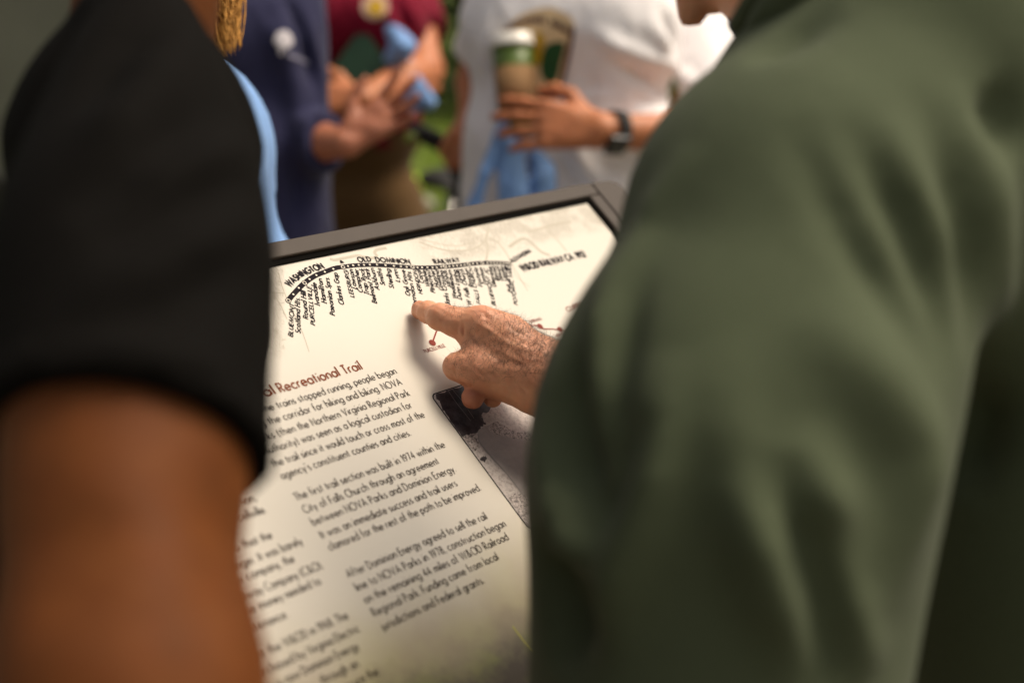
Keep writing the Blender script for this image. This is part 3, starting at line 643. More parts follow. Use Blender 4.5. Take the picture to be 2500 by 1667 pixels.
# ---- single-line geometric lettering, swept into flat strokes
def arc(cx, cy, rx, ry, a0, a1, n=12): return [(cx + rx * math.cos(math.radians(a0 + (a1 - a0) * i / n)), cy + ry * math.sin(math.radians(a0 + (a1 - a0) * i / n))) for i in range(n + 1)]
X = 0.52; r = 0.26; C = 0.85; A_ = 0.93; D_ = -0.26; O = lambda x=r: arc(x, r, r, r, 0, 360, 20)
G = {
 'a': (.52, [O(), [(X, X), (X, 0)]]), 'b': (.52, [[(0, A_), (0, 0)], O()]), 'c': (.44, [arc(r, r, r, r, 48, 312)]), 'd': (.52, [O(), [(X, A_), (X, 0)]]),
 'e': (.52, [[(0.02, r), (X - .01, r)] + arc(r, r, r, r, 0, 318, 16)]), 'f': (.28, [arc(.24, .76, .14, .17, 75, 180, 6) + [(.10, 0)], [(-.02, .5), (.26, .5)]]),
 'g': (.52, [O(), [(X, X), (X, -.04)] + arc(r, -.04, r, .22, 0, -150, 9)]), 'h': (.42, [[(0, A_), (0, 0)], arc(.21, .31, .21, .21, 180, 0, 8) + [(.42, 0)]]),
 'i': (.03, [[(.015, .5), (.015, 0)], [(.015, .72), (.015, .80)]]), 'j': (.04, [[(.03, .5), (.03, -.24)], [(.03, .72), (.03, .80)]]),
 'k': (.38, [[(0, A_), (0, 0)], [(.35, .5), (.02, .24)], [(.12, .31), (.38, 0)]]), 'l': (.03, [[(.015, A_), (.015, 0)]]),
 'm': (.72, [[(0, .5), (0, 0)], arc(.18, .34, .18, .18, 180, 0, 8) + [(.36, 0)], arc(.54, .34, .18, .18, 180, 0, 8) + [(.72, 0)]]),
 'n': (.42, [[(0, .5), (0, 0)], arc(.21, .31, .21, .21, 180, 0, 8) + [(.42, 0)]]), 'o': (.52, [O()]), 'p': (.52, [[(0, .5), (0, D_)], O()]), 'q': (.52, [O(), [(X, .5), (X, D_)]]),
 'r': (.24, [[(0, .5), (0, 0)], arc(.2, .30, .2, .21, 180, 70, 6)]), 's': (.32, [arc(.16, .385, .14, .125, 40, 270, 8) + arc(.15, .13, .16, .13, 90, -140, 8)]),
 't': (.26, [[(.12, .76), (.12, 0)], [(-.02, .5), (.26, .5)]]), 'u': (.42, [[(0, .5), (0, .21)] + arc(.21, .21, .21, .21, 180, 360, 8) + [(.42, .5)], [(.42, .25), (.42, 0)]]),
 'v': (.44, [[(0, .5), (.22, .01), (.44, .5)]]), 'w': (.70, [[(0, .5), (.18, .01), (.35, .5), (.52, .01), (.70, .5)]]), 'x': (.4, [[(0, .5), (.4, 0)], [(.4, .5), (0, 0)]]),
 'y': (.44, [[(0, .5), (.23, .02)], [(.44, .5), (.12, D_)]]), 'z': (.38, [[(0, .48), (.36, .48), (.01, .02), (.38, .02)]]),
 'A': (.68, [[(0, 0), (.34, C), (.68, 0)], [(.12, .28), (.56, .28)]]), 'B': (.44, [[(0, 0), (0, C), (.2, C)] + arc(.2, .645, .2, .205, 90, -90, 8) + [(0, .44)], [(.2, .44)] + arc(.22, .22, .22, .22, 90, -90, 8) + [(0, 0)]]),
 'C': (.66, [arc(.42, .425, .42, .44, 52, 308, 18)]), 'D': (.60, [[(0, 0), (0, C), (.18, C)] + arc(.18, .425, .42, .425, 90, -90, 14) + [(0, 0)]]),
 'E': (.40, [[(.4, C), (0, C), (0, 0), (.4, 0)], [(0, .44), (.38, .44)]]), 'F': (.38, [[(.38, C), (0, C), (0, 0)], [(0, .44), (.36, .44)]]),
 'G': (.80, [arc(.42, .425, .42, .44, 48, 360, 20) + [(.44, .425)]]), 'H': (.56, [[(0, 0), (0, C)], [(.56, 0), (.56, C)], [(0, .44), (.56, .44)]]), 'I': (.03, [[(.015, 0), (.015, C)]]),
 'J': (.24, [[(.24, C), (.24, .14)] + arc(.11, .14, .13, .15, 0, -150, 7)]), 'K': (.5, [[(0, 0), (0, C)], [(.46, C), (.02, .42)], [(.14, .52), (.5, 0)]]), 'L': (.36, [[(0, C), (0, 0), (.36, 0)]]),
 'M': (.78, [[(0, 0), (.12, C), (.39, .08), (.66, C), (.78, 0)]]), 'N': (.6, [[(0, 0), (0, C), (.6, 0), (.6, C)]]), 'O': (.86, [arc(.43, .425, .43, .44, 0, 360, 26)]),
 'P': (.42, [[(0, 0), (0, C), (.2, C)] + arc(.2, .63, .22, .22, 90, -90, 8) + [(0, .41)]]), 'R': (.46, [[(0, 0), (0, C), (.2, C)] + arc(.2, .63, .22, .22, 90, -90, 8) + [(0, .41)], [(.18, .41), (.46, 0)]]),
 'S': (.40, [arc(.2, .65, .18, .205, 35, 270, 9) + arc(.2, .225, .21, .225, 90, -145, 9)]), 'T': (.44, [[(.22, 0), (.22, C)], [(0, C), (.44, C)]]),
 'U': (.52, [[(0, C), (0, .26)] + arc(.26, .26, .26, .27, 180, 360, 10) + [(.52, C)]]), 'V': (.62, [[(0, C), (.31, 0), (.62, C)]]), 'W': (.98, [[(0, C), (.25, 0), (.49, C), (.73, 0), (.98, C)]]),
 'X': (.5, [[(0, C), (.5, 0)], [(.5, C), (0, 0)]]), 'Y': (.52, [[(0, C), (.26, .42), (.52, C)], [(.26, .42), (.26, 0)]]), 'Z': (.46, [[(0, C), (.46, C), (0, 0), (.46, 0)]]),
 '&': (.62, [[(.62, 0), (.16, .60)] + arc(.26, .69, .13, .15, 200, -30, 9) + [(.10, .36)] + arc(.21, .2, .2, .2, 130, 300, 9) + [(.56, .36)]]),
 '1': (.20, [[(.02, .72), (.17, C), (.17, 0)]]), '2': (.42, [arc(.21, .63, .2, .21, 160, -30, 9) + [(0, 0), (.42, 0)]]), '4': (.48, [[(.36, 0), (.36, C), (0, .24), (.48, .24)]]),
 '6': (.46, [arc(.22, .24, .22, .23, 0, 360, 16), [(.04, .33), (.32, C)]]), '7': (.42, [[(0, C), (.42, C), (.1, 0)]]), '8': (.44, [arc(.22, .64, .18, .2, 0, 360, 14), arc(.22, .22, .22, .22, 0, 360, 14)]),
 '9': (.46, [arc(.23, .60, .22, .23, 0, 360, 16), [(.42, .51), (.14, 0)]]), '.': (.03, [[(.015, 0), (.015, .07)]]), ',': (.05, [[(.04, .08), (0, -.12)]]), "'": (.03, [[(.015, .93), (.015, .75)]]),
 '(': (.16, [arc(.38, .36, .36, .6, 130, 230, 8)]), ')': (.16, [arc(-.22, .36, .36, .6, -50, 50, 8)]), ' ': (.16, []), '-': (.2, [[(0, .28), (.2, .28)]]),
}
class Ink:
    def __init__(s): s.v = []; s.f = []; s.z = 0
    def stroke(s, pts, w, z0=0.00035):
        P_ = [np.array(p, float) for p in pts]; P_ = [p for i, p in enumerate(P_) if i == 0 or np.linalg.norm(p - P_[i - 1]) > 1e-9]
        if len(P_) < 2: return
        closed = np.linalg.norm(P_[0] - P_[-1]) < 1e-6; n = len(P_); o = len(s.v); s.z = (s.z + 1) % 4; z = z0 + s.z * 0.00003
        for i in range(n):
            a = P_[i] - P_[i - 1] if i > 0 else (P_[1] - P_[0] if not closed else P_[0] - P_[-2]); b = P_[i + 1] - P_[i] if i < n - 1 else (P_[-1] - P_[-2] if not closed else P_[1] - P_[0])
            a, b = a / np.linalg.norm(a), b / np.linalg.norm(b); t = a + b; L = np.linalg.norm(t); t = t / L if L > 1e-3 else a; nn = np.array([-t[1], t[0]]); k_ = 1 / max(0.45, abs(nn @ np.array([-a[1], a[0]])))
            for q in (1, -1): p = P_[i] + nn * w / 2 * q * k_; s.v.append((p[0] * S, p[1] * S, z))
        for i in range(n - 1): s.f.append((o + 2 * i + 1, o + 2 * i + 3, o + 2 * i + 2, o + 2 * i))
    def text(s, txt, a, b, em, wt=0.075, shear=0.0, track=0.22, slab_=False):
        """text from sign point a to b (baseline), em = size in text lines"""
        a, b = np.array(a, float), np.array(b, float); x = 0; out = []
        for ch in txt:
            adv, st = G[ch]; out.append((x, st, ch)); x += adv + track
        x -= track; L = np.linalg.norm(b - a); ux = (b - a) / L; uy = np.array([-ux[1], ux[0]]); kx = L / x
        for x0, st, ch in out:
            for line in st:
                if slab_ and len(line) == 2 and abs(line[0][0] - line[1][0]) < 1e-6 and ch.isalpha():
                    for e in line: s.stroke([a + ux * kx * (x0 + e[0] + q + shear * e[1]) + uy * em * e[1] for q in (-0.11, 0.11)], wt * em * 0.8)
                s.stroke([a + ux * kx * (x0 + p[0] + shear * p[1]) + uy * em * p[1] for p in line], wt * (em * 0.6 + kx * 0.4) if True else 0)
    def blob(s, pts, z):
        o = len(s.v); s.v += [(p[0] * S, p[1] * S, z) for p in pts]; s.f.append(tuple(range(o, o + len(pts))))
    def obj(s, name, m, label=None):
        o = mesh_obj(name, s.v, s.f, m, sign, False, PM)
        if label: o['label'] = label
        return o
EM = 0.60
def yl(k_):                                           # baseline of body line k
    y0, g = 70.85 - 0, 0; par = (k_ >= 7) + (k_ >= 12)
    e = {1: -.19, 2: -.10, 3: -.05, 4: .05, 5: .10, 6: .18, 7: -.03, 8: .03, 9: .12, 10: .17, 11: .29, 12: -.28, 13: -.22, 14: -.10, 15: 0, 16: .03}[k_]
    return 34.739 - k_ - 0.379 * par + e
body = {1: ('When the trains stopped running, people began', 62.98), 2: ('using the corridor for hiking and biking. NOVA', 62.78), 3: ('Parks (then the Northern Virginia Regional Park', 62.77),
 4: ('Authority) was seen as a logical custodian for', 62.28), 5: ('the trail since it would touch or cross most of the', 62.72), 6: ("agency's constituent counties and cities.", 60.71),
 7: ('The first trail section was built in 1974 within the', 62.61), 8: ('City of Falls Church through an agreement', 61.30), 9: ('between NOVA Parks and Dominion Energy.', 62.11),
 10: ('It was an immediate success and trail users', 61.46), 11: ('clamored for the rest of the path to be improved.', 62.94), 12: ('After Dominion Energy agreed to sell the rail', 61.90),
 13: ('line to NOVA Parks in 1978, construction began', 62.87), 14: ('on the remaining 44 miles of W&OD Railroad', 62.36), 15: ('Regional Park. Funding came from local', 60.65), 16: ('jurisdictions and Federal grants.', 58.51)}
ink = Ink()
for k_, (tx, xe) in body.items(): ink.text(tx, (50.1, yl(k_)), (xe, yl(k_)), EM, 0.097)
def ex(cx, cy): return pxy(560 + cx / 3.032, 1150 + cy / 3.032)
K1 = 0.2665                                            # average advance of this face, text lines per letter
for tx, q in (('connection,', (205, 215)), ('Purcellville.', (280, 300)), ('so that the', (325, 490)), ('longer. It was barely', (548, 535)), ('new company, the', (490, 665)), ('Railway Company (C&O).', (700, 712)),
              ('had the money needed to', (685, 830)), ('maintenance.', (440, 1075)), ('bought the W&OD in 1968. The', (888, 1085)), ('purchased by Virginia Electric', (972, 1180)), ('is now Dominion Energy', (965, 1310)), ('through an', (965, 1440)), ('secure the', (1112, 1500))):
    p = ex(*q); nat = sum(G[c][0] + 0.22 for c in tx) * 0.43; ink.text(tx, (p[0] - nat, p[1]), p, EM, 0.097)
ink.obj('body_text', M['ink'], 'dark grey paragraphs in a geometric typeface')
rust = Ink(); e0 = pxy(886, 900); yh = e0[1]; e1 = pxy(687.3, 957)
rust.text('Recreational Trail', (e1[0], yh), (e0[0], yh), 0.80, 0.14); rust.text('The Real', (e1[0] - 4.75, yh), (e1[0] - 0.42, yh), 0.80, 0.14)
rust.obj('heading', M['ink_rust'], 'rust coloured bold heading')
# ---- railway map
cA = lambda x, y: pxy(600 + x / 4.126, 480 + y / 4.126); cB = lambda x, y: pxy(950 + x / 3.92, 480 + y / 3.92); c3 = lambda x, y: pxy(950 + x / 4.356, 680 + y / 4.356)
line = [cA(*p) for p in ((422, 1050), (500, 960), (590, 870), (700, 795), (800, 755), (900, 718), (980, 705), (1100, 690), (1250, 685), (1400, 690), (1500, 697), (1620, 705), (1750, 712))] + [cB(*p) for p in ((400, 675), (540, 668), (640, 660), (760, 645), (890, 632), (1050, 632), (1165, 640))]
mp = Ink(); mp.stroke(densify(line, 5), 0.37, 0.0003)
LB = [(cA, 'BLUEMONT', (455, 1405), (470, 1082), 1), (cA, 'Scotland Hts.', (533, 1372), (525, 1015), 0), (cA, 'Round Hill', (612, 1228), (582, 950), 0), (cA, 'PURCELLVILLE', (682, 1290), (640, 905), 1), (cA, 'Ivandale', (727, 1090), (692, 868), 0),
 (cA, 'Hamilton', (797, 1068), (750, 828), 0), (cA, 'Paeonian Sprs.', (882, 1192), (820, 808), 0), (cA, 'Clarkes Gap', (972, 1085), (905, 768), 0), (cA, 'LEESBURG', (1076, 1010), (1012, 745), 1), (cA, 'Lawson', (1102, 925), (1062, 735), 0),
 (cA, 'Compher', (1163, 962), (1115, 733), 0), (cA, 'Trap Rock', (1227, 985), (1172, 728), 0), (cA, 'Belmont Park', (1305, 1070), (1222, 726), 0), (cA, 'Ashburn', (1332, 935), (1275, 722), 0), (cA, 'Smiths', (1387, 890), (1345, 723), 0),
 (cA, 'Sterling', (1476, 920), (1435, 728), 0), (cA, 'Lynn', (1536, 855), (1508, 733), 0), (cA, 'Oak Grove', (1642, 995), (1587, 740), 0), (cA, 'Herndon Hts.', (1718, 1130), (1645, 744), 0), (cA, 'HERNDON', (1766, 975), (1705, 745), 1),
 (cB, 'Coral', (322, 825), (285, 705), 0), (cB, 'Wiehle', (380, 860), (335, 705), 0), (cB, 'Pinecrest', (427, 915), (375, 705), 0), (cB, 'Hunter', (466, 865), (415, 703), 0), (cB, 'Lowland', (503, 892), (457, 703), 0), (cB, 'Clarks Crossing', (575, 1060), (500, 708), 0),
 (cB, 'VIENNA', (577, 862), (540, 706), 1), (cB, 'Wedderburn', (636, 975), (580, 703), 0), (cB, 'Dunn Loring', (682, 980), (630, 702), 0), (cB, 'Green', (692, 822), (657, 698), 0), (cB, 'W. Falls Church', (775, 1036), (697, 694), 0), (cB, 'Rosslyn', (792, 862), (738, 690), 0),
 (cB, 'FALLS CHURCH', (862, 1022), (782, 686), 1), (cB, 'Fostoria', (882, 857), (830, 683), 0), (cB, 'Torrison', (922, 842), (877, 680), 0), (cB, 'BLUEMONT JC.', (1005, 1036), (925, 678), 1), (cB, 'Glencarlyn', (1012, 862), (966, 670), 0), (cB, 'Barcroft', (1038, 800), (1002, 666), 0),
 (cB, 'Nauck', (1075, 800), (1038, 665), 0), (cB, 'Cowdon', (1112, 802), (1078, 665), 0), (cB, 'Hume', (1163, 915), (1112, 665), 0), (cB, 'POTOMAC YARD', (1217, 1032), (1150, 665), 1)]
for fn, tx, lo_, hi_, caps in LB:
    a, b = fn(*lo_), fn(*hi_); u_ = unit(b - a); off = np.array([u_[1], -u_[0]]) * (0.14 if caps else 0.14); mp.text(tx, a + off, b + off, 0.35 if caps else 0.40, 0.16 if caps else 0.17, 0.2, 0.22, not caps)
def on_arc(tx, A, B, C_, em, wt):
    pts = densify([A, B, C_], 30); seg = np.r_[0, np.cumsum(np.linalg.norm(np.diff(pts, axis=0), axis=1))]; tot = sum(G[c][0] + .24 for c in tx) - .24; x = 0
    for c in tx:
        s0, s1 = seg[-1] * x / tot, seg[-1] * (x + G[c][0]) / tot; f_ = lambda q: np.array([np.interp(q, seg, pts[:, 0]), np.interp(q, seg, pts[:, 1])])
        if G[c][1]: 
            a, b = f_(s0), f_(s1) if s1 - s0 > .1 else f_(s0 + .1)
            u_ = unit(b - a); kx = seg[-1] / tot; n_ = np.array([-u_[1], u_[0]])
            for l_ in G[c][1]: mp.stroke([a + u_ * kx * p[0] + n_ * em * p[1] for p in l_], wt * em)
        x += G[c][0] + .24
on_arc('WASHINGTON', cA(445, 905), cA(600, 790), cA(792, 715), 0.54, 0.23)
on_arc('OLD', cA(1145, 655), cA(1205, 650), cA(1268, 648), 0.48, 0.22); on_arc('DOMINION', cA(1322, 652), cA(1490, 662), cA(1660, 672), 0.48, 0.22); on_arc('RAILWAY', cB(442, 640), cB(560, 633), cB(682, 622), 0.48, 0.22)
on_arc('ALEXANDRIA', cB(1182, 632), cB(1270, 580), cB(1366, 528), 0.40, 0.2); on_arc('W&OD RAILWAY CA. 1912', cB(1280, 708), cB(1580, 640), cB(1890, 570), 0.66, 0.24)
q = cA(968, 660); mp.blob([q + (-.15, -.08), q + (.2, -.08), q + (.13, .1), q + (.02, .22), q + (-.1, .1)], 0.0004)
mp.obj('railway_map', M['ink_map'], 'black curved railway line with station names')
wd = Ink(); ring_in = Ink()
def disc(c, rr, n=14): return [(c[0] + rr * math.cos(2 * math.pi * i / n), c[1] + rr * math.sin(2 * math.pi * i / n)) for i in range(n)]
for fn, x, y in [(cA, 430, 1045), (cA, 593, 868), (cA, 980, 708), (cA, 1680, 706), (cB, 535, 668), (cB, 762, 645), (cB, 890, 632), (cB, 1155, 638)]:
    c = fn(x, y); ring_in.blob(disc(c, 0.215), 0.00046); wd.blob(disc(c, 0.165), 0.00052); ring_in.blob(disc(c, 0.105), 0.00058)
for fn, x, y in [(cA, *p) for p in ((480, 983), (535, 918), (643, 830), (712, 790), (797, 757), (882, 727), (1030, 698), (1082, 692), (1138, 687), (1192, 687), (1250, 685), (1322, 684), (1408, 690), (1492, 698), (1563, 703), (1622, 708), (1730, 713), (1777, 713), (1830, 713), (1882, 713), (1925, 713))] + [(cB, *p) for p in ((500, 670), (578, 667), (615, 663), (650, 660), (688, 657), (722, 653), (803, 640), (843, 637), (942, 632), (975, 632), (1005, 633), (1035, 634), (1065, 635), (1095, 636), (1122, 637))]:
    wd.blob(disc(fn(x, y), 0.078, 10), 0.00052)
ring_in.obj('station_ring', M['ink_map'])['kind'] = 'stuff'; wd.obj('station_marks', M['ink_white'], 'white station dots and rings along the map line')['kind'] = 'stuff'
rd = Ink(); hid = densify([c3(462, 680), c3(520, 520), c3(560, 440), c3(760, 400), c3(1100, 470), c3(1370, 497), c3(1560, 497), c3(1640, 532), c3(1740, 535), c3(1870, 553), c3(1925, 553), c3(1980, 505), c3(2100, 480), c3(2300, 520)], 8)
rd.stroke(hid, 0.115)
for x, y in ((462, 680), (1607, 505), (1822, 540)): rd.blob(disc(c3(x, y), 0.27 if x < 500 else 0.25, 18), 0.0005)
rd.text('PURCELLVILLE', c3(388, 788), c3(603, 722), 0.32, 0.13); rd.text('CURRENT TRAIL', c3(1908, 352), c3(2330, 215), 0.5, 0.14); rd.text('STERLING', c3(1500, 470), c3(1628, 436), 0.27, 0.15); rd.text('HERNDON', c3(1790, 622), c3(1912, 588), 0.27, 0.15)
rd.obj('trail_map', M['ink_red'], 'dull red trail line with station dots')
# faint background map: river and roads
M['ink_faint'] = mat('faint_map_ink', (0.43, 0.39, 0.31), 0.6, 0.06)
ft = Ink()
for pts, w in (([cA(850, 625), cA(900, 635), cA(970, 620), cA(1050, 605), cA(1130, 590), cA(1200, 605), cA(1290, 615), cA(1320, 590), cA(1300, 560), cA(1330, 530), cA(1420, 515)], .42), ([cB(1170, 640), cB(1225, 720), cB(1270, 800), cB(1330, 900)], .10), ([cB(1165, 610), cB(1110, 520), cB(1040, 430), cB(960, 395)], .18),
               ([cB(930, 610), cB(945, 500), cB(930, 400), cB(960, 300)], .3), ([cB(290, 430), cB(500, 500), cB(700, 515), cB(850, 480), cB(940, 400)], .22), ([cB(1150, 480), cB(1300, 400), cB(1450, 520), cB(1540, 560)], .5), ([cB(1270, 270), cB(1330, 330), cB(1460, 300), cB(1600, 260), cB(1750, 240)], .35),
               ([cB(1500, 300), cB(1600, 400), cB(1700, 520)], .25), ([cA(330, 760), cA(390, 960), cA(560, 1330), cA(640, 1560)], .12), ([cA(210, 960), cA(400, 970)], .16), ([cA(220, 900), cA(330, 1050), cA(420, 1230)], .12), ([cB(300, 400), cB(450, 440), cB(650, 470), cB(830, 430)], .12), ([cB(1180, 640), cB(1220, 760), cB(1350, 860)], .08)):
    ft.stroke(densify(pts, 6), w * 0.55, 0.0001)
rr_ = random.Random(5)
for i in range(150):                                   # hachures of the relief drawing
    if i < 70: c = cA(rr_.uniform(195, 400), rr_.uniform(760, 1560))
    else: c = cB(rr_.uniform(330, 1080), rr_.uniform(300, 560))
    a = rr_.uniform(1.2, 2.4) if i % 2 else rr_.uniform(0, 3.1); l_ = rr_.uniform(.15, .4); ft.stroke([c, c + np.array([math.cos(a), math.sin(a)]) * l_], 0.035, 0.0001)
ft.obj('faint_relief', M['ink_faint'], 'faint beige relief map behind the railway line')['kind'] = 'stuff'
# ---- printed black and white photograph
def grain(name, a, b, sc, lo_=0.4, hi_=0.62, det=8):
    k = NT(name); k.l(k.ramp(k.noise(sc, det, 0.75), [(lo_, a), (hi_, b)]), k.b.inputs['Base Color']); k.b.inputs['Roughness'].default_value = 0.4; k.b.inputs['Specular IOR Level'].default_value = 0.35; return k.m
M['ph_dark'] = grain('photo_dark_trees', (0.008, 0.006, 0.009), (0.055, 0.045, 0.052), 110); M['ph_light'] = grain('photo_pale_ground', (0.30, 0.265, 0.25), (0.50, 0.45, 0.42), 260, 0.38, 0.55)
M['ph_road'] = grain('photo_grey_road', (0.27, 0.245, 0.235), (0.35, 0.315, 0.30), 25); M['ph_weed'] = grain('photo_weeds', (0.10, 0.085, 0.085), (0.48, 0.42, 0.39), 420, 0.42, 0.56)
x0, x1, y1, y0 = 64.3, 92.0, 31.3, 19.85; rc = 0.45
def rrect(x0, x1, y0, y1, rc, n=6):
    o = []
    for cx_, cy_, a0 in ((x1 - rc, y1 - rc, 0), (x0 + rc, y1 - rc, 90), (x0 + rc, y0 + rc, 180), (x1 - rc, y0 + rc, 270)): o += arc(cx_, cy_, rc, rc, a0, a0 + 90, n)
    return o
b = Ink(); b.blob(rrect(x0, x1, y0, y1, rc), 0.00012); po = b.obj('photo_border', M['ink_map'])
b = Ink(); b.blob(rrect(x0 + .09, x1 - .09, y0 + .09, y1 - .09, rc - .05), 0.0002); b.obj('photo_print', M['ph_light'], 'printed black and white photograph of a road')
c6 = lambda x, y: np.clip(pxy(1050 + x / 3.733, 900 + y / 3.733), (x0 + .1, y0 + .1), (x1 - .1, y1 - .1))
rw = random.Random(9)
def rough(pts, amp): return [p + (rw.uniform(-amp, amp), rw.uniform(-amp, amp)) for p in densify(list(pts) + [pts[0]], 8)[:-1]]
def inside(pts): return [np.clip(p, (x0 + .1, y0 + .1), (x1 - .1, y1 - .1)) for p in pts]
def patch(pts, m, z, name, amp=0.12): 
    b = Ink(); b.blob(inside(rough(pts, amp)), z); b.obj(name, m)
patch([c6(38, 215), c6(270, 146), c6(500, 90), c6(600, 300), c6(480, 420), c6(500, 500), c6(400, 590), c6(300, 620), c6(260, 590), c6(140, 410)], M['ph_dark'], 0.00028, 'photo_trees')
patch([c6(440, 560), c6(560, 500), c6(540, 560), c6(700, 620), c6(930, 650), c6(1400, 720), c6(1400, 1500), c6(930, 1300), c6(860, 1180), c6(740, 1010), c6(560, 810), c6(440, 660)], M['ph_road'], 0.00034, 'photo_road', 0.04)
patch([c6(700, 1180), c6(800, 1130), c6(930, 1230), c6(1000, 1480), c6(910, 1475), c6(800, 1330)], M['ph_weed'], 0.0004, 'photo_weeds')
patch([c6(300, 620), c6(420, 600), c6(440, 700), c6(400, 740), c6(340, 690)], M['ph_weed'], 0.0004, 'photo_weeds'); patch([c6(460, 820), c6(490, 795), c6(525, 820), c6(500, 845)], M['ph_dark'], 0.0004, 'photo_weeds')
patch([c6(540, 560), c6(600, 480), c6(760, 560), c6(930, 590), c6(930, 650), c6(700, 620)], M['ph_weed'], 0.0004, 'photo_weeds', 0.06)
b = Ink()
for l_ in ([c6(155, 185), c6(240, 310), c6(372, 475)], [c6(195, 175), c6(290, 290), c6(400, 450)]): b.stroke(l_, 0.04, 0.0005)
b.stroke(densify([c6(440, 600), c6(455, 670), c6(560, 800), c6(740, 1005), c6(860, 1170)], 6), 0.07, 0.0005)
b.obj('photo_lines', mat('photo_pale_line', (0.22, 0.2, 0.2), 0.5))
b = Ink(); b.stroke([pxy(1252, 1527), pxy(1275, 1558), pxy(1305, 1598), pxy(1380, 1690)], 0.10); b.obj('grass_stalk', mat('printed_stalk', (0.50, 0.47, 0.08), 0.5), 'yellow green stalk printed at the bottom')

# ------------------------------------------------------------------ people behind the sign
def ground_xy(px, d):
    p = at(px, CY, d); return p[0], p[1]
cr = lambda f: R @ np.array(f, float)          # direction given as (right, up, away) from the camera
# -- white T-shirt, holding a paper cup
wx0, wy0 = ground_xy(1395, 2.92)
Wr_L = at(1470, 318, 2.575); El_L = at(1800, 335, 2.72); Sh_L = at(1668, -10, 2.95); Sh_R = at(1222, -5, 2.86); El_R = at(1178, 168, 2.99); Wr_R = at(1148, 288, 2.93)
wf = [(((1800, 300), (1640, 170), (1500, 110), (1420, 60)), 0.016, 0.010), (((1720, 300), (1600, 210), (1490, 150)), 0.012, -0.012), (((1700, 250), (1560, 250), (1420, 215)), 0.016, -0.012), (((1640, 290), (1500, 235), (1410, 240)), 0.013, 0.009),
      (((1650, 170), (1640, 80), (1610, 0)), 0.014, -0.009), (((1560, 40), (1640, 130), (1690, 230)), 0.02, 0.008), (((1450, 300), (1520, 270), (1600, 275)), 0.012, -0.008), (((1400, 330), (1440, 420), (1520, 480)), 0.018, 0.010),
      (((1350, 380), (1400, 450), (1440, 520)), 0.016, -0.011), (((1480, 380), (1540, 420), (1600, 500)), 0.018, -0.010), (((1240, 40), (1220, 180), (1225, 330)), 0.014, -0.008), (((1200, 0), (1180, 120), (1170, 220)), 0.012, 0.006)]
white, wtree, wshirt = person('person in a white T-shirt with a green and tan crest, holding a takeaway coffee cup', wx0, wy0, math.radians(196), 1.80, M['skin_tan'], M['white_shirt'], M['denim'], M['hair_grey'],
    sh={'L': Sh_L, 'R': Sh_R}, elb={'L': El_L, 'R': El_R}, wri={'L': Wr_L, 'R': Wr_R}, girth=1.18, sleeve=0.80,
    hands={'L': dict(F=cr((-1, 0.10, 0.02)), N=cr((0.10, -0.10, 1.0)), curl=(0.5, 0.28, 0.30, 0.34, 0.36), spread=0.10, sc=1.06), 'R': dict(F=cr((-0.35, -0.55, -0.6)), N=cr((0.75, -0.5, 0.2)), curl=(0.9, 1.1, 1.2, 1.2, 1.2), sc=1.0)}, shirtfolds=wf, headf=cr((-0.5, -0.5, -0.6)))
# print on the shirt
crest = [[(1228, 74), (1262, 44), (1300, 26), (1345, 20), (1390, 40), (1402, 72), (1392, 130), (1374, 200), (1362, 240), (1300, 236), (1240, 200), (1230, 120)]]
M['pr_tan'] = mat('tan_print', (0.80, 0.58, 0.33), 0.8); M['pr_maroon'] = mat('maroon_print', (0.09, 0.025, 0.025), 0.8); M['pr_green'] = mat('green_print', (0.010, 0.075, 0.018), 0.8, 0.5, 300); M['pr_gold'] = mat('gold_print', (0.62, 0.36, 0.004), 0.8)
decal('crest_print', wtree, crest, M['pr_tan'], white, 0.003)
arcp = lambda t: (1226 + 176 * t, 88 - 34 * math.sin(math.pi * min(1, t * 1.02)) + 4 * t)
bars = []
for i in range(15):
    if i == 9: continue
    t0 = (i + 0.06) / 15; t1 = (i + 0.86) / 15; a, b = arcp(t0), arcp(t1); hh = 15; bars.append([a, b, (b[0] - 1, b[1] - hh), (a[0] + 1, a[1] - hh)])
for i, b_ in enumerate(bars): decal('crest_lettering', wtree, [b_], M['pr_maroon'], white, 0.005)
decal('crest_edge', wtree, [[(1398, 66), (1403, 70), (1392, 140), (1374, 210), (1364, 240), (1358, 238), (1372, 180), (1386, 110)]], M['pr_maroon'], white, 0.005)
decal('crest_leaf', wtree, [[(1310, 74), (1322, 84), (1330, 104), (1324, 120), (1322, 146), (1312, 162), (1304, 150), (1306, 112)]], M['pr_gold'], white, 0.005)
decal('crest_seal', wtree, [[(1338, 108), (1360, 103), (1378, 108), (1370, 150), (1358, 196), (1340, 204), (1322, 184), (1320, 150), (1328, 122)]], M['pr_green'], white, 0.005)
decal('crest_lettering', wtree, [[(1312, 216), (1340, 228), (1360, 230), (1358, 240), (1330, 240), (1310, 230)]], M['pr_maroon'], white, 0.005)

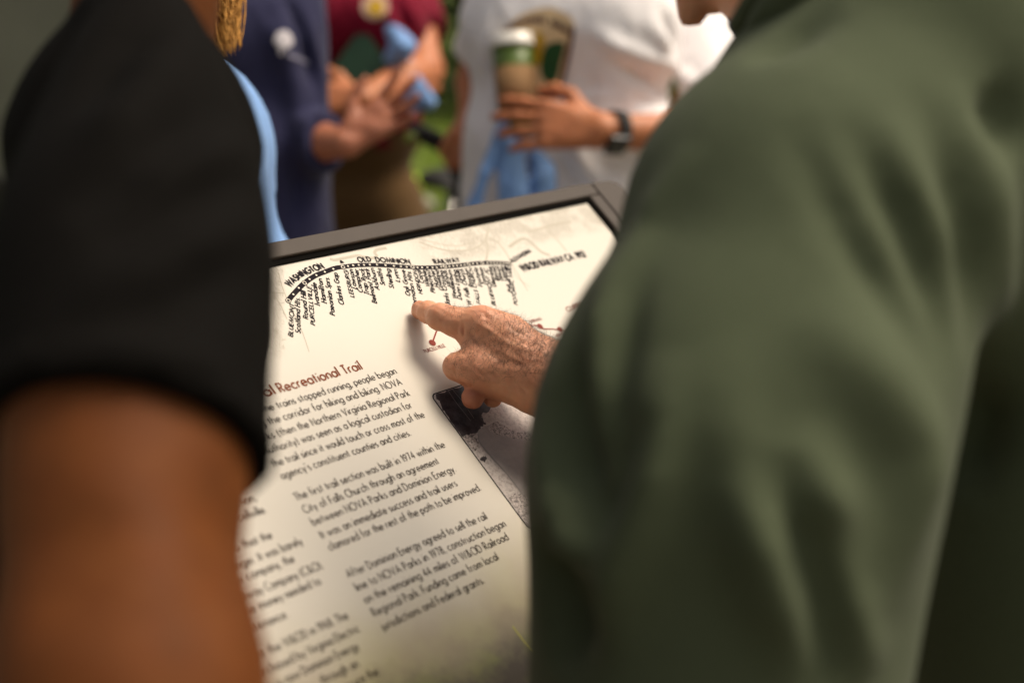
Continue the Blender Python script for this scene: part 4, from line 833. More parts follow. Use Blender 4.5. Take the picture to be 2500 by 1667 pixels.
# cup held in front of the shirt
cd = 2.665; c_top, c_bot = at(1252, 82, cd), at(1262, 330, cd); cax = unit(c_top - c_bot); cup = thing('coffee_cup', 'tall paper coffee cup with white lid, green band and brown cardboard sleeve', 'cup', c_bot)
pxm = cd / FPX; Hc = np.linalg.norm(c_top - c_bot); hb = 0.12
MB().lathe(c_bot, cax, [(0.028, 0), (0.0295, 0.002), (0.0365, Hc * 0.58), (0.0398, Hc * 0.86)]).obj('cup_body', M['green_cup'] if 'green_cup' in M else mat('green_paper', (0.075, 0.13, 0.016), 0.45), cup, True)
MB().lathe(c_bot, cax, [(0.0318, Hc * 0.20), (0.0333, Hc * 0.20), (0.0395, Hc * 0.655), (0.038, Hc * 0.655)]).obj('cardboard_sleeve', mat('kraft_card', (0.25, 0.135, 0.055), 0.85, 0.12, 90), cup, True)
MB().lathe(c_bot, cax, [(0.040, Hc * 0.855), (0.0435, Hc * 0.86), (0.0435, Hc * 0.885), (0.0415, Hc * 0.90), (0.0405, Hc * 0.975), (0.037, Hc * 0.985), (0.035, Hc * 0.965), (0.006, Hc * 0.962)]).obj('lid', mat('white_lid_plastic', (0.78, 0.75, 0.68), 0.3, 0.03), cup, True)
# watch
wc = Wr_L + (El_L - Wr_L) * 0.10; wa = unit(El_L - Wr_L); watch = thing('wristwatch', 'black rubber wristwatch on the forearm that holds the cup', 'watch', wc)
vv = unit(np.cross(wa, cr((0, 0, 1)))); uu = np.cross(wa, vv); ringp = [wc + 0.0345 * (math.cos(a) * vv + math.sin(a) * uu) for a in np.linspace(0, 2 * math.pi, 28, endpoint=False)]
st = MB()
for i in range(28):
    pass
Vv = []; Ff = []
for j, (o_, rr) in enumerate(((-.011, .0335), (.011, .0335), (.011, .0375), (-.011, .0375))):
    for i in range(32): a = 2 * math.pi * i / 32; Vv.append(wc + wa * o_ + rr * (math.cos(a) * vv + math.sin(a) * uu))
for j in range(4):
    for i in range(32): i2 = (i + 1) % 32; j2 = (j + 1) % 4; Ff.append((j * 32 + i, j * 32 + i2, j2 * 32 + i2, j2 * 32 + i))
st.add(Vv, Ff).obj('strap', M['rubber'], watch, True)
fd = unit(cr((0.0, -0.75, -0.66))); cc = wc + fd * 0.039
cas = MB().box(cc, (0.042, 0.044, 0.013), np.stack([wa, np.cross(fd, wa), fd]), 0.004).obj('case', M['black_metal'], watch, True); MB().box(cc + fd * 0.0068, (0.028, 0.024, 0.002), np.stack([wa, np.cross(fd, wa), fd])).obj('display', mat('watch_glass', (0.02, 0.025, 0.022), 0.1), watch)

# draped cloths
def cloth_lump(name, label, cones, folds, loc, h=0.006, k=0.02, seed=0, m=None, group=None, parent=None):
    P_ = np.array([c[0] for c in cones] + [c[1] for c in cones]); S_ = Solid(P_.min(0) - 0.09, P_.max(0) + 0.09, h)
    for a, b, ra, rb in cones: S_.cone(a, b, ra, rb, k=k)
    V, Q = S_.mesh(); V = smooth_mesh(V, Q, 2); n = normals(V, Q); r_ = np.random.RandomState(seed); D = np.zeros(len(V))
    for _ in range(folds): w = r_.normal(size=3) * 55; w[2] *= 0.35; D += (1 - np.abs(np.sin(V @ w + r_.rand() * 6))) ** 2 * 0.008 - 0.003
    V = V + n * (D / max(1, folds) ** 0.5)[:, None]
    o = mesh_obj(name, V, Q, m or M['blue_shirt'], parent)
    if parent is None: tag(o, label, 'T-shirt', group)
    return o
d_ = 2.66
cloth_lump('folded_shirt', 'light blue T-shirt hanging in long folds under the hand with the coffee cup', [(at(1232, 300, d_), at(1182, 430, d_), 0.018, 0.014), (at(1182, 430, d_), at(1120, 640, d_ + .02), 0.014, 0.017),
    (at(1248, 290, d_), at(1252, 480, d_), 0.020, 0.031), (at(1305, 330, d_ + .05), at(1328, 440, d_ + .02), 0.019, 0.028), (at(1328, 440, d_ + .02), at(1322, 640, d_ + .05), 0.028, 0.032), (at(1254, 520, d_), at(1258, 640, d_), 0.024, 0.028)], 6, None, k=0.003, seed=2, group='light blue event T-shirts')

# -- maroon polo, folder and blue shirt under the arm
mx, my = ground_xy(868, 3.50)
mf = [(((1030, 120), (985, 40), (970, -20)), 0.014, -0.01), (((760, 100), (800, 40), (830, -30)), 0.016, 0.008), (((1015, 130), (960, 60), (940, 20)), 0.016, 0.006)]
maroon, mtree, mshirt = person('person in a maroon polo with a round yellow badge, arms folded over a green folder', mx, my, math.radians(184), 1.80, M['skin_tan'], M['maroon_shirt'], M['khaki'], M['hair_brown'],
    sh={'L': at(992, -40, 3.44), 'R': at(745, -40, 3.50)}, elb={'L': at(1036, 172, 3.28), 'R': at(735, 205, 3.30)}, wri={'L': at(885, 245, 3.04), 'R': at(900, 225, 3.20)},
    hands={'L': dict(F=cr((-1, 0.05, 0.1)), N=cr((0.1, -0.3, 1)), curl=(0.3, 0.35, 0.35, 0.4, 0.4)), 'R': dict(F=cr((1, 0.2, 0.1)), N=cr((0, 0, 1)), curl=(0.3, 0.5, 0.5, 0.5, 0.5))}, girth=0.92, sleeve=0.58, shirtfolds=mf, shirt_bottom=1.06)
bp = mtree; decal('badge', mtree, [circle(916, 16, 33)], mat('pale_badge', (0.62, 0.42, 0.32), 0.7), maroon, 0.004); decal('badge_centre', mtree, [circle(918, 18, 20)], mat('yellow_badge', (0.70, 0.42, 0.02), 0.7), maroon, 0.007)
fc = [at(795, 195, 3.20), at(885, 66, 3.20), at(972, 188, 3.17), at(885, 310, 3.17)]; fv = MB(); nrm = unit(np.cross(fc[1] - fc[0], fc[3] - fc[0]))
fv.add([p + nrm * 0.006 * s_ for s_ in (-1, 1) for p in fc], [(3, 2, 1, 0), (4, 5, 6, 7), (0, 1, 5, 4), (1, 2, 6, 5), (2, 3, 7, 6), (3, 0, 4, 7)])
fo = fv.obj('document_folder', mat('dark_green_card', (0.006, 0.042, 0.017), 0.5, 0.08)); tag(fo, 'dark green folder held cornerwise against the maroon polo', 'folder')
cloth_lump('folded_shirt', 'light blue T-shirt bunched above and below the forearm of the maroon polo person', [(at(962, 82, 3.14), at(982, 112, 3.14), 0.022, 0.030), (at(982, 112, 3.14), at(958, 140, 3.15), 0.030, 0.02), (at(985, 130, 3.18), at(1020, 225, 3.24), 0.02, 0.02),
    (at(1015, 214, 3.16), at(1046, 250, 3.15), 0.026, 0.02), (at(1000, 227, 3.16), at(1005, 254, 3.16), 0.024, 0.02)], 7, None, k=0.012, seed=5, group='light blue event T-shirts')

# -- navy polo, open hand
nx_, ny_ = ground_xy(560, 2.76)
nf = [(((700, -10), (745, 90), (770, 230)), 0.012, -0.012), (((660, 40), (700, 160), (735, 300)), 0.02, 0.008), (((720, 20), (775, 150), (795, 280)), 0.012, 0.006), (((620, 130), (640, 300), (650, 450)), 0.02, 0.005), (((700, 300), (720, 420), (722, 560)), 0.018, -0.006)]
navy, ntree, nshirt = person('person in a navy polo with a white chest logo, open hand raised palm out', nx_, ny_, math.radians(160), 1.80, M['skin_ruddy'], M['navy_shirt'], M['dark_trousers'], M['hair_brown'],
    sh={'L': at(690, -25, 2.64), 'R': at(400, -20, 2.78)}, elb={'L': at(716, 345, 2.64), 'R': at(390, 300, 2.8)}, wri={'L': at(842, 350, 2.55), 'R': at(460, 480, 2.6)},
    hands={'L': dict(F=cr((0.82, 0.56, -0.05)), N=cr((-0.25, 0.1, -1.0)), curl=(0.1, 0.10, 0.10, 0.22, 0.32), spread=0.22, sc=0.84)}, girth=1.12, sleeve=1.1, cuff={'L': 0.66}, shirtfolds=nf)
decal('logo_print', ntree, [[(676, 80), (694, 74), (710, 84), (716, 104), (706, 116), (694, 122), (690, 136), (680, 132), (680, 116), (668, 104)]], mat('white_logo_print', (0.55, 0.52, 0.55), 0.8), navy, 0.003)
for i, (x_, y_) in enumerate(((702, 128), (713, 132), (724, 136), (735, 141), (745, 146))): decal('logo_lettering', ntree, [[(x_, y_), (x_ + 7, y_ + 3), (x_ + 7, y_ + 13), (x_, y_ + 9)]], mat('faded_logo_print', (0.28, 0.27, 0.36), 0.8), navy, 0.003)

# -- blonde person in light blue behind the sign
bx_, by_ = ground_xy(505, 1.80)
blonde, btree, bshirt = person('blonde person in a light blue top, mostly hidden by the black sleeve', ground_xy(480, 1.76)[0], by_, math.radians(100), 1.66, M['skin_fair'], M['blue_shirt'], M['denim'], M['hair_blonde'],
    sh={'R': at(330, 90, 1.60), 'L': at(370, 80, 1.90)}, elb={'R': at(300, 520, 1.62), 'L': at(400, 500, 1.95)}, wri={'R': at(400, 900, 1.6), 'L': at(460, 850, 1.92)}, girth=1.12, sleeve=0.5, lean=-0.12, headpos=at(440, -290, 1.74), headf=cr((0.8, -0.4, 0.3)))
Zh = Solid(at(500, -60, 1.57) - 0.14, at(500, -60, 1.57) + 0.14, 0.005); limb(Zh, [(at(470, -290, 1.66), .07), (at(495, -110, 1.60), .040), (at(505, 10, 1.59), .029), (at(512, 75, 1.58), .018), (at(500, 120, 1.58), .007)]); v, q_ = Zh.mesh(); v = smooth_mesh(v, q_, 2); n_h = normals(v, q_); lat = v @ cr((1, 0, 0)); ver = v @ cr((0, 1, 0)); v = v + n_h * (0.0020 * np.sin(lat * 380 + 4 * np.sin(ver * 34)) + 0.0045 * np.sin(lat * 130 + ver * 30 + 2.4 * np.sin(ver * 42)))[:, None]; mesh_obj('hair_mass', v, q_, M['hair_blonde'], blonde)
lk = MB(); rh = random.Random(21); hb_ = at(440, -330, 1.74)
for i in range(1300):
    u_ = rh.uniform(-1, 1); v_ = rh.uniform(-1, 1); tip = at(508 + 76 * u_ - 20 * abs(v_), 105 + rh.uniform(-70, 70) - 50 * max(0, u_), 1.565 + 0.04 * v_); md = at(503 + 76 * u_, -80 + 20 * v_, 1.585 + 0.03 * v_); top = hb_ + np.array([rh.uniform(-.07, .07), rh.uniform(-.07, .07), rh.uniform(0.02, .09)])
    wv_ = 2.2 * u_ + rh.uniform(-0.5, 0.5); pts = densify([top, (top + md) / 2 + [rh.uniform(-.02, .02), 0, 0], md, (md + tip) / 2 + [rh.uniform(-.014, .014), rh.uniform(-.01, .01), 0], tip], 6); pts = [p + cr((0.006 * math.sin(wv_ + j * 0.5), 0, 0.004 * math.cos(wv_ + j * 0.6))) for j, p in enumerate(pts)]
    lk.tube(pts, [0.0017 * (1 - 0.85 * (j / (len(pts) - 1)) ** 3) for j in range(len(pts))], 5)
lk.obj('long_hair', M['hair_blonde'], blonde, True)['kind'] = 'stuff'

# -- somebody beyond the white T-shirt: only a shoulder with a dark blue strap shows
ox, oy = ground_xy(1800, 4.3)
far, ftree, fshirt = person('person far behind the white T-shirt, bare shoulder with a dark blue strap', ox + 0.05, oy, math.radians(190), 1.62, M['skin_fair'], M['navy_shirt'], M['khaki'], M['hair_brown'], sleeve=0.12, h=0.014, shirt_h=0.012)
decal('strap_patch', ftree, [[(1764, 60), (1776, 58), (1800, 80), (1794, 86)]], mat('blue_strap', (0.02, 0.03, 0.14), 0.7), far, 0.004)

# ------------------------------------------------------------------ bicycle beside the white T-shirt
Bc = at(1160, 420, 3.02); bike = thing('bicycle', 'black bicycle with yellow decals, its handlebar under the hand of the white T-shirt person', 'bicycle', (Bc[0], Bc[1], 0))
hl = at(1000, 312, 2.98); bd = unit(np.array([hl[0] - Bc[0], hl[1] - Bc[1] - 0.0, 0])); hd_ = np.array([bd[1], -bd[0], 0]); 
if hd_ @ cr((1, 0, 0)) < 0: hd_ = -hd_
up = np.array([0, 0, 1.0]); g0 = np.array([Bc[0], Bc[1], 0]); top = g0 + up * (Bc[2] + 0.02)
lend = hl; rend = 2 * np.array([Bc[0], Bc[1], hl[2]]) - hl; rend[2] = hl[2]
MB().tube(densify([lend, lend * 0.6 + top * 0.4 + up * 0.01, top, rend * 0.6 + top * 0.4, rend], 5), 0.012, 10).obj('handlebar', M['black_metal'], bike, True)
for e in (lend, rend): MB().tube([e - (e - top) * 0.02, e + (top - e) * 0.55], 0.0175, 12).obj('grip', M['rubber'], bike, True)
wr = 0.34; ang = math.radians(70); hdt = top - hd_ * 0.0; hax = unit(np.array([0, 0, -1.0]) + hd_ * 0.33); fw_c = g0 + hd_ * 0.27 + up * wr; crown = top + hax * (top[2] - 0.76)
MB().tube([top + hax * 0.0, crown], 0.021, 14).obj('head_tube', M['black_metal'], bike, True)
for q in (-1, 1): MB().tube([crown + bd * 0.055 * q, fw_c + bd * 0.055 * q], [0.016, 0.010], 10).obj('fork_blade', M['black_metal'], bike, True)
bbk = g0 - hd_ * 0.42 + up * 0.29; rw_c = g0 - hd_ * 0.83 + up * wr; seat_t = bbk - hd_ * 0.17 + up * 0.46
fr = MB(); [fr.tube([a, b], rr, 12) for a, b, rr in ((crown - hax * 0.03, bbk, 0.021), (crown - hax * 0.10, seat_t, 0.018), (bbk, seat_t, 0.017))]; fr.obj('frame_tubes', M['black_metal'], bike, True)
for q in (-1, 1): s_ = MB(); s_.tube([seat_t, rw_c + bd * 0.06 * q], 0.009, 8); s_.tube([bbk, rw_c + bd * 0.06 * q], 0.010, 8); s_.obj('stay', M['black_metal'], bike, True)
MB().tube([seat_t, seat_t + unit(seat_t - bbk) * 0.20], 0.013, 10).obj('seat_post', M['steel'], bike, True)
sd_c = seat_t + unit(seat_t - bbk) * 0.21; Z = Solid(sd_c - 0.2, sd_c + 0.2, 0.007); Z.cone(sd_c - hd_ * 0.08, sd_c + hd_ * 0.15, 0.05, 0.02, k=0.02, flat=(up, 0.5)).cone(sd_c - hd_ * 0.09 - bd * 0.035, sd_c - hd_ * 0.09 + bd * 0.035, 0.045, k=0.03, flat=(up, 0.5)); v, q_ = Z.mesh(); mesh_obj('saddle', v, q_, M['rubber'], bike)
for c in (fw_c, rw_c):
    w_ = MB().tube([c + (wr - 0.02) * (math.cos(a) * hd_ + math.sin(a) * up) for a in np.linspace(0, 2 * math.pi, 48, endpoint=False)], 0.02, 10, True).obj('wheel', M['rubber'], bike, True)
    rm = MB().tube([c + (wr - 0.045) * (math.cos(a) * hd_ + math.sin(a) * up) for a in np.linspace(0, 2 * math.pi, 48, endpoint=False)], 0.010, 8, True).obj('rim', M['steel'], w_, True)
    for i in range(20): a = 2 * math.pi * i / 20; MB().tube([c + bd * 0.02 * (1 if i % 2 else -1), c + (wr - 0.05) * (math.cos(a) * hd_ + math.sin(a) * up)], 0.001, 4).obj('spoke', M['steel'], w_)
    MB().tube([c - bd * 0.035, c + bd * 0.035], 0.016, 12).obj('hub', M['steel'], w_, True)
MB().tube([bbk - bd * 0.06, bbk + bd * 0.06], 0.022, 12).obj('bottom_bracket', M['steel'], bike, True)
for q in (-1, 1):
    e = bbk + bd * 0.075 * q; f_ = e + (up * -0.12 + hd_ * 0.11) * q; MB().tube([e, f_], 0.009, 8).obj('crank', M['steel'], bike, True); MB().box(f_ + bd * 0.05 * q, (0.09, 0.07, 0.02), np.stack([bd, hd_, up]), 0.004).obj('pedal', M['rubber'], bike)
MB().box(at(1160, 500, 3.0), (0.085, 0.05, 0.17), np.stack([bd, hd_, up]), 0.015).obj('handlebar_bag', mat('black_nylon', (0.012, 0.012, 0.014), 0.8), bike, True)
MB().tube(densify([at(1075, 360, 3.0), at(1108, 430, 2.98), at(1116, 500, 2.98), at(1100, 600, 3.0), g0 + up * 0.76 + hd_ * 0.05], 5), 0.006, 6).obj('brake_cable', M['rubber'], bike, True)
for y_ in (438, 495): MB().box(at(1205, y_ + 4, 2.985), (0.026, 0.012, 0.038), np.stack([bd, hd_, up]), 0.004).obj('yellow_decal', M['yellow'], bike)
MB().lathe(at(1004, 338, 2.97), cr((0, 0.2, -1)), [(0.0005, -0.004), (0.013, -0.004), (0.015, 0.002), (0.011, 0.007), (0.0005, 0.009)], 20).obj('bell', mat('olive_bell', (0.16, 0.20, 0.02), 0.3), bike, True)
# made-up balls on stakes, standing in for blurred bright spots of unknown source
for (px_, py_, dd, rr, mm, lb) in ((1014, 448, 4.6, 0.026, 'neon', 'neon green ball topped marker stake in the lawn beside the khaki trousers'), (1036, 505, 4.4, 0.036, 'stake_cap', 'pale grey topped marker stake in the lawn beside the khaki trousers')):
    if mm == 'stake_cap': M[mm] = mat('pale_plastic', (0.22, 0.22, 0.14), 0.5)
    c = at(px_, py_, dd); st_ = thing('bright_spot_stake', lb, 'marker stake', (c[0], c[1], 0)); MB().tube([(c[0], c[1], -0.05), c], 0.006, 8).obj('stake', mat('dull_green_stake', (0.03, 0.05, 0.012), 0.6), st_, True)
    Z = Solid(c - 0.06, c + 0.06, 0.006); Z.ball(c, rr, k=0.005); v, q_ = Z.mesh(); mesh_obj('spot_ball', v, q_, M[mm], st_)

# ------------------------------------------------------------------ the person in the olive jersey and the pointing hand
A = at
gb = np.array([*at(2700, CY, 1.14)[:2], 0.0])
green = thing('person', 'person in an olive green jersey seen from behind, pointing at the map', 'person', gb)
upv = np.array([0, 0, 1.0]); cr = lambda f: R @ np.array(f, float)
gface = unit(cr((-0.67, 0, 0.74)) * [1, 1, 0]); gright = np.array([gface[1], -gface[0], 0])
tip, dip, pip_, mp1, mcp = A(1027, 757, 1.386), A(1047, 764, 1.371), A(1074, 775, 1.352), A(1115, 787, 1.346), A(1170, 791, 1.340)
wrist = A(1350, 929, 1.325); fore = A(1480, 1010, 1.33); elbow = A(1985, 1180, 1.33)
Hs = Solid(np.min([tip, wrist, fore, A(1150, 1010, 1.40), A(1350, 700, 1.3)], 0) - 0.045, np.max([tip, wrist, fore, A(1150, 1010, 1.42), A(1350, 700, 1.3)], 0) + 0.045, 0.0013)
q = FPX
Hs.cone(tip, dip, 0.0094, 0.0104, k=0.003).cone(dip, pip_, 0.0104, 0.0114, k=0.003).cone(pip_, mp1, 0.0116, 0.0128, k=0.006).cone(mp1, mcp, 0.0128, 0.0146, k=0.008)
Hs.ball(A(1046, 757, 1.370), 0.0072, k=0.006).ball(A(1078, 768, 1.349), 0.0085, k=0.008)            # joint bulges
Hs.ball(A(1178, 783, 1.331), 0.0105, k=0.010)                                                        # knuckle
Hs.cone(mcp, A(1235, 828, 1.335), 0.0140, 0.0195, k=0.012).cone(A(1235, 828, 1.335), wrist, 0.0195, 0.0275, k=0.02)
Hs.cone(A(1190, 850, 1.345), A(1290, 900, 1.335), 0.019, 0.026, k=0.02)
Hs.cone(A(1166, 824, 1.345), A(1220, 880, 1.340), 0.0125, 0.019, k=0.014)
Hs.cone(A(1114, 894, 1.330), A(1165, 899, 1.326), 0.0122, 0.0150, k=0.010).cone(A(1165, 899, 1.326), A(1290, 925, 1.322), 0.0165, 0.0235, k=0.016)   # thumb ray
Hs.cone(A(1114, 896, 1.331), A(1140, 915, 1.352), 0.0112, 0.0095, k=0.006)
Hs.cone(A(1190, 925, 1.336), A(1300, 938, 1.330), 0.0165, 0.022, k=0.012)
Hs.cone(A(1330, 920, 1.33), fore, 0.027, 0.034, k=0.02).cone(wrist, fore, 0.0275, 0.035, k=0.02)
for a_, b_, ra, rb in ((A(1180, 915, 1.338), A(1154, 971, 1.326), 0.0115, 0.0105), (A(1222, 925, 1.358), A(1203, 972, 1.342), 0.010, 0.0088), (A(1262, 925, 1.362), A(1251, 969, 1.354), 0.0095, 0.0083)):
    Hs.cone(a_, b_, ra, rb, k=0.0025)
V, Q = Hs.mesh(); V = smooth_mesh(V, Q, 2)
fold = []
def c8(x, y): return (1000 + x / 7.84, 700 + y / 7.84)
def c3p(x, y): return (950 + x / 4.356, 680 + y / 4.356)
for pts, w, h in (
    ([c8(262, 470), c8(270, 560), c8(300, 630)], .0011, -.0009), ([c8(525, 600), c8(515, 680), c8(545, 760)], .0010, -.0006), ([c8(880, 800), c8(920, 860), c8(930, 900)], .0012, -.0009), ([c8(1030, 640), c8(1020, 780), c8(1040, 1000)], .0014, -.0011),
    ([c8(960, 770), c8(985, 880), c8(1010, 960)], .0014, .0009), ([c8(1150, 1130), c8(1110, 1150), c8(1085, 1160)], .0012, -.0012), ([c8(1430, 470), c8(1440, 540), c8(1540, 590)], .0014, -.0010), ([c8(1420, 560), c8(1500, 600), c8(1600, 680)], .0012, -.0007),
    ([c8(1250, 520), c8(1340, 480), c8(1420, 500)], .0016, -.0007), ([c8(120, 290), c8(190, 330), c8(240, 300)], .0012, -.0006), ([c8(310, 320), c8(350, 350), c8(400, 330)], .0009, -.0005), ([c8(1130, 800), c8(1220, 950), c8(1330, 1200)], .0030, -.0012),
    ([c8(1180, 640), c8(1400, 760), c8(1700, 960)], .0035, .0013), ([c3p(1000, 700), c3p(1200, 860), c3p(1500, 940)], .004, -.0012), ([c3p(830, 1000), c3p(1000, 1080), c3p(1250, 1130)], .004, .0012), ([c3p(1100, 620), c3p(1300, 700), c3p(1600, 800)], .003, .0010),
    ([c3p(750, 1090), c3p(800, 1130), c3p(870, 1165)], .0012, -.0010), ([c3p(870, 1165), c3p(940, 1210), c3p(1000, 1240)], .0012, -.0010), ([c3p(870, 1165), c3p(875, 1120)], .0012, -.0008), ([c3p(1360, 1120), c3p(1430, 1190), c3p(1480, 1220)], .002, -.0008),
    ([c3p(690, 900), c3p(690, 960), c3p(720, 1020)], .0016, -.0005), ([c3p(650, 1010), c3p(700, 1060)], .0014, -.0006), ([c3p(960, 380), c3p(1020, 420), c3p(1050, 480)], .0020, -.0008), ([c3p(1250, 500), c3p(1500, 640)], .0025, -.0009), ([c3p(1600, 700), c3p(1560, 850), c3p(1500, 1000)], .003, -.0007)): fold.append((pts, w, h))
htree = bvh(V, Q); V = creases(V, Q, fold, htree)
n = normals(V, Q)
bmp = (np.sin(V @ [520, 210, 330] + 2 * np.sin(V @ [130, 300, 190])) + np.sin(V @ [-240, 480, 350] + 1.5 * np.sin(V @ [320, -110, 200]))) * 0.00013; V = V + n * bmp[:, None]
# redness: fingertip pads, curled fingers
red = np.zeros(len(V))
for c, rr, a in ((A(1150, 980, 1.325), 0.028, 0.85), (A(1205, 974, 1.35), 0.016, 0.45), (A(1252, 972, 1.364), 0.014, 0.4), (A(1012, 752, 1.385), 0.014, 0.45), (A(1100, 905, 1.33), 0.016, 0.18), (A(1172, 765, 1.325), 0.014, 0.25), (A(1045, 775, 1.37), 0.02, 0.22), (A(1330, 960, 1.31), 0.03, 0.3), (A(1090, 800, 1.34), 0.02, 0.2)):
    red = np.maximum(red, a * np.exp(-(np.linalg.norm(V - c, axis=1) / rr) ** 2))
Vh, Qh = V, Q
# rest of the body, coarser, one mesh with the hand
SHL = A(1985, 540, .94); SHR = SHL + gright * 0.34; hipc = np.array([gb[0], gb[1], 0.92]) + gface * -0.02; chest = (SHL + SHR) / 2 - upv * 0.12; neckb = (SHL + SHR) / 2 + upv * 0.10 + gface * 0.03
headc = A(1900, -290, 1.08); ELL = A(1790, 1750, .82); WRL = ELL + gface * 0.10 - upv * 0.21
P_ = np.array([SHL, SHR, hipc, headc, ELL, WRL, elbow, fore, gb]); B = Solid(P_.min(0) - 0.17, P_.max(0) + 0.17, 0.012); B.lo[2] = -0.03; B.n[2] = int((P_[:, 2].max() + 0.2) / 0.012); B.D = np.full(B.n, 1.0, np.float32)
B.cone(fore - (elbow - fore) * 0.02, elbow, 0.034, 0.045, k=0.02).cone(elbow, SHR, 0.042, 0.045, k=0.02).cone(SHL, ELL, 0.04, 0.035, k=0.02).cone(ELL, WRL, 0.042, 0.028, k=0.02)
B.cone(SHL, SHR, 0.05, k=0.02).cone(A(2590, 560, 1.07), A(2640, 1250, 1.11), 0.06, k=0.02).cone(A(2640, 1250, 1.11), A(2620, 1800, 1.13), 0.06, k=0.02).cone(A(2620, 1800, 1.13), hipc, 0.06, k=0.02).cone(SHR, A(2590, 560, 1.07), 0.05, k=0.02).cone(neckb, headc - upv * 0.04, 0.06, 0.058, k=0.03)
hface = unit(cr((-0.62, -0.62, 0.30))); hup = unit(cr((-0.45, 0.80, 0.2))); head_prims(B, headc, hface, hup, 1.04)
for g_ in (-1, 1): B.cone(hipc + gright * 0.09 * g_ - upv * 0.04, hipc + gright * 0.11 * g_ - upv * 0.44, 0.085, 0.056, k=0.03).cone(hipc + gright * 0.11 * g_ - upv * 0.44, hipc + gright * 0.12 * g_ - upv * 0.83, 0.056, 0.036, k=0.03)
V, Q = B.mesh(); V = smooth_mesh(V, Q, 2)
Zl = Solid(WRL - 0.2, WRL + 0.2, 0.0045); hand_prims(Zl, WRL, unit(WRL - ELL), gright, 'L', (0.4, .5, .5, .5, .5), 0.05); v2, q2 = Zl.mesh()
body = mesh_obj('body', np.concatenate([Vh, V, v2]), np.concatenate([Qh, Q + len(Vh), q2 + len(Vh) + len(V)]), M['skin_hand'], green)
att = body.data.attributes.new('red', 'FLOAT', 'POINT'); att.data.foreach_set('value', np.concatenate([red, np.zeros(len(V)), np.zeros(len(v2))]).astype(np.float32))
face_parts(green, headc, hface, hup, 1.04)
Hh = Solid(headc - 0.2, headc + 0.2, 0.009); hr = np.cross(hface, hup); Hh.ell(headc + hup * 0.036 - hface * 0.022, (0.092, 0.104, 0.097), np.stack([hr, hface, hup])); Hh.cut(headc + hup * 0.035 + hface * 0.03, unit(hface - hup * 0.75)); v, q_ = Hh.mesh(); mesh_obj('hair', v, q_, M['hair_brown'], green)
# fingernail on the pointing finger, thin curved plate on the upper side
nl = MB(); ax_ = unit(tip - dip); side = unit(np.cross(ax_, cr((0.1, 1, -0.15)))); upn = unit(np.cross(side, ax_)); 
if upn @ cr((0, 1, 0)) < 0: upn = -upn
Vn = []; 
for i in range(7):
    for j in range(7):
        u_ = (i / 6 - 0.5) * 1.6; t_ = -0.006 + 0.0125 * j / 6; Vn.append(tip + ax_ * t_ + (upn * math.cos(u_) + side * math.sin(u_)) * (0.0086 - 0.0006 * (j / 6) ** 2 * 4))
nl.add(Vn, [(i * 7 + j, (i + 1) * 7 + j, (i + 1) * 7 + j + 1, i * 7 + j + 1) for i in range(6) for j in range(6)]).obj('fingernail', mat('fingernail', (0.66, 0.42, 0.28), 0.3, 0.05), green, True)
# hairs on the back of hand and forearm: thin curved ribbons
N_ = normals(Vh, Qh); fwd_ = unit(mcp - wrist); r_ = np.random.RandomState(4)
dl = unit(wrist - mcp); s_ = (Vh - mcp) @ dl; ht = cr((0, 1, 0)); toward = unit(CAMP - wrist)
dens = np.zeros(len(Vh)); up_ = N_ @ ht; vis = N_ @ toward
on = (s_ > -0.002); dens[on] = np.clip(0.30 + s_[on] * 9, 0, 1) * np.clip(0.25 + up_[on] * 1.1 + vis[on] * 0.25, 0, 1)
cam_y = (Vh - CAMP) @ cr((0, 1, 0)); lowm = 1 - red; dens *= lowm
px_ = np.array([(v - CAMP) @ cr((1, 0, 0)) / ((v - CAMP) @ cr((0, 0, 1))) for v in Vh]) * FPX + CX; py_ = CY - FPX * np.array([cam_y[i] / ((Vh[i] - CAMP) @ cr((0, 0, 1))) for i in range(len(Vh))])
dens *= np.clip((940 - py_) / 60 + 0.08, 0.04, 1)
prox = (np.linalg.norm(Vh - A(1122, 765, 1.345), axis=1) < 0.016); dens[prox] = np.maximum(dens[prox], 0.5 * np.clip(up_[prox], 0, 1))
thm = (np.linalg.norm(Vh - A(1150, 885, 1.31), axis=1) < 0.018); dens[thm] = np.maximum(dens[thm], 0.15 * np.clip(vis[thm] + .2, 0, 1))
pr = dens / dens.sum(); idx = r_.choice(len(Vh), 5600, p=pr); HV, HF = [], []
for i in idx:
    p = Vh[i]; n0 = N_[i]; t0 = -dl * 0.2 + ht * r_.uniform(-.5, .9) + cr((0.8, -0.3, 0)) * r_.uniform(-.2, 1.0) + r_.normal(size=3) * 0.45; t0 = unit(t0 - n0 * (t0 @ n0)); L_ = r_.uniform(0.005, 0.0135) * (0.8 + 0.4 * (s_[i] > 0.03)); curlv = r_.normal(size=3) * 0.9
    w0 = unit(np.cross(t0, n0)); pts = []; d = unit(n0 * 0.75 + t0 * 0.8); c = p.copy()
    for j in range(5): pts.append(c.copy()); d = unit(d + t0 * 0.30 - n0 * 0.17 + np.cross(d, curlv) * 0.22); c = c + d * L_ / 4
    o = len(HV)
    for j, c in enumerate(pts): w = w0 * 0.000085 * (1 - 0.75 * j / 4); HV += [c - w, c + w, c + n0 * 0.0000]
    for j in range(4): a0, a1 = o + 3 * j, o + 3 * j + 3; HF.append((a0, a0 + 1, a1 + 1, a1))
ah = mesh_obj('arm_hair', HV, np.array(HF), M['arm_hair'], green, False); ah['kind'] = 'stuff'; ah['label'] = 'fine dark hairs on the back of the pointing hand'

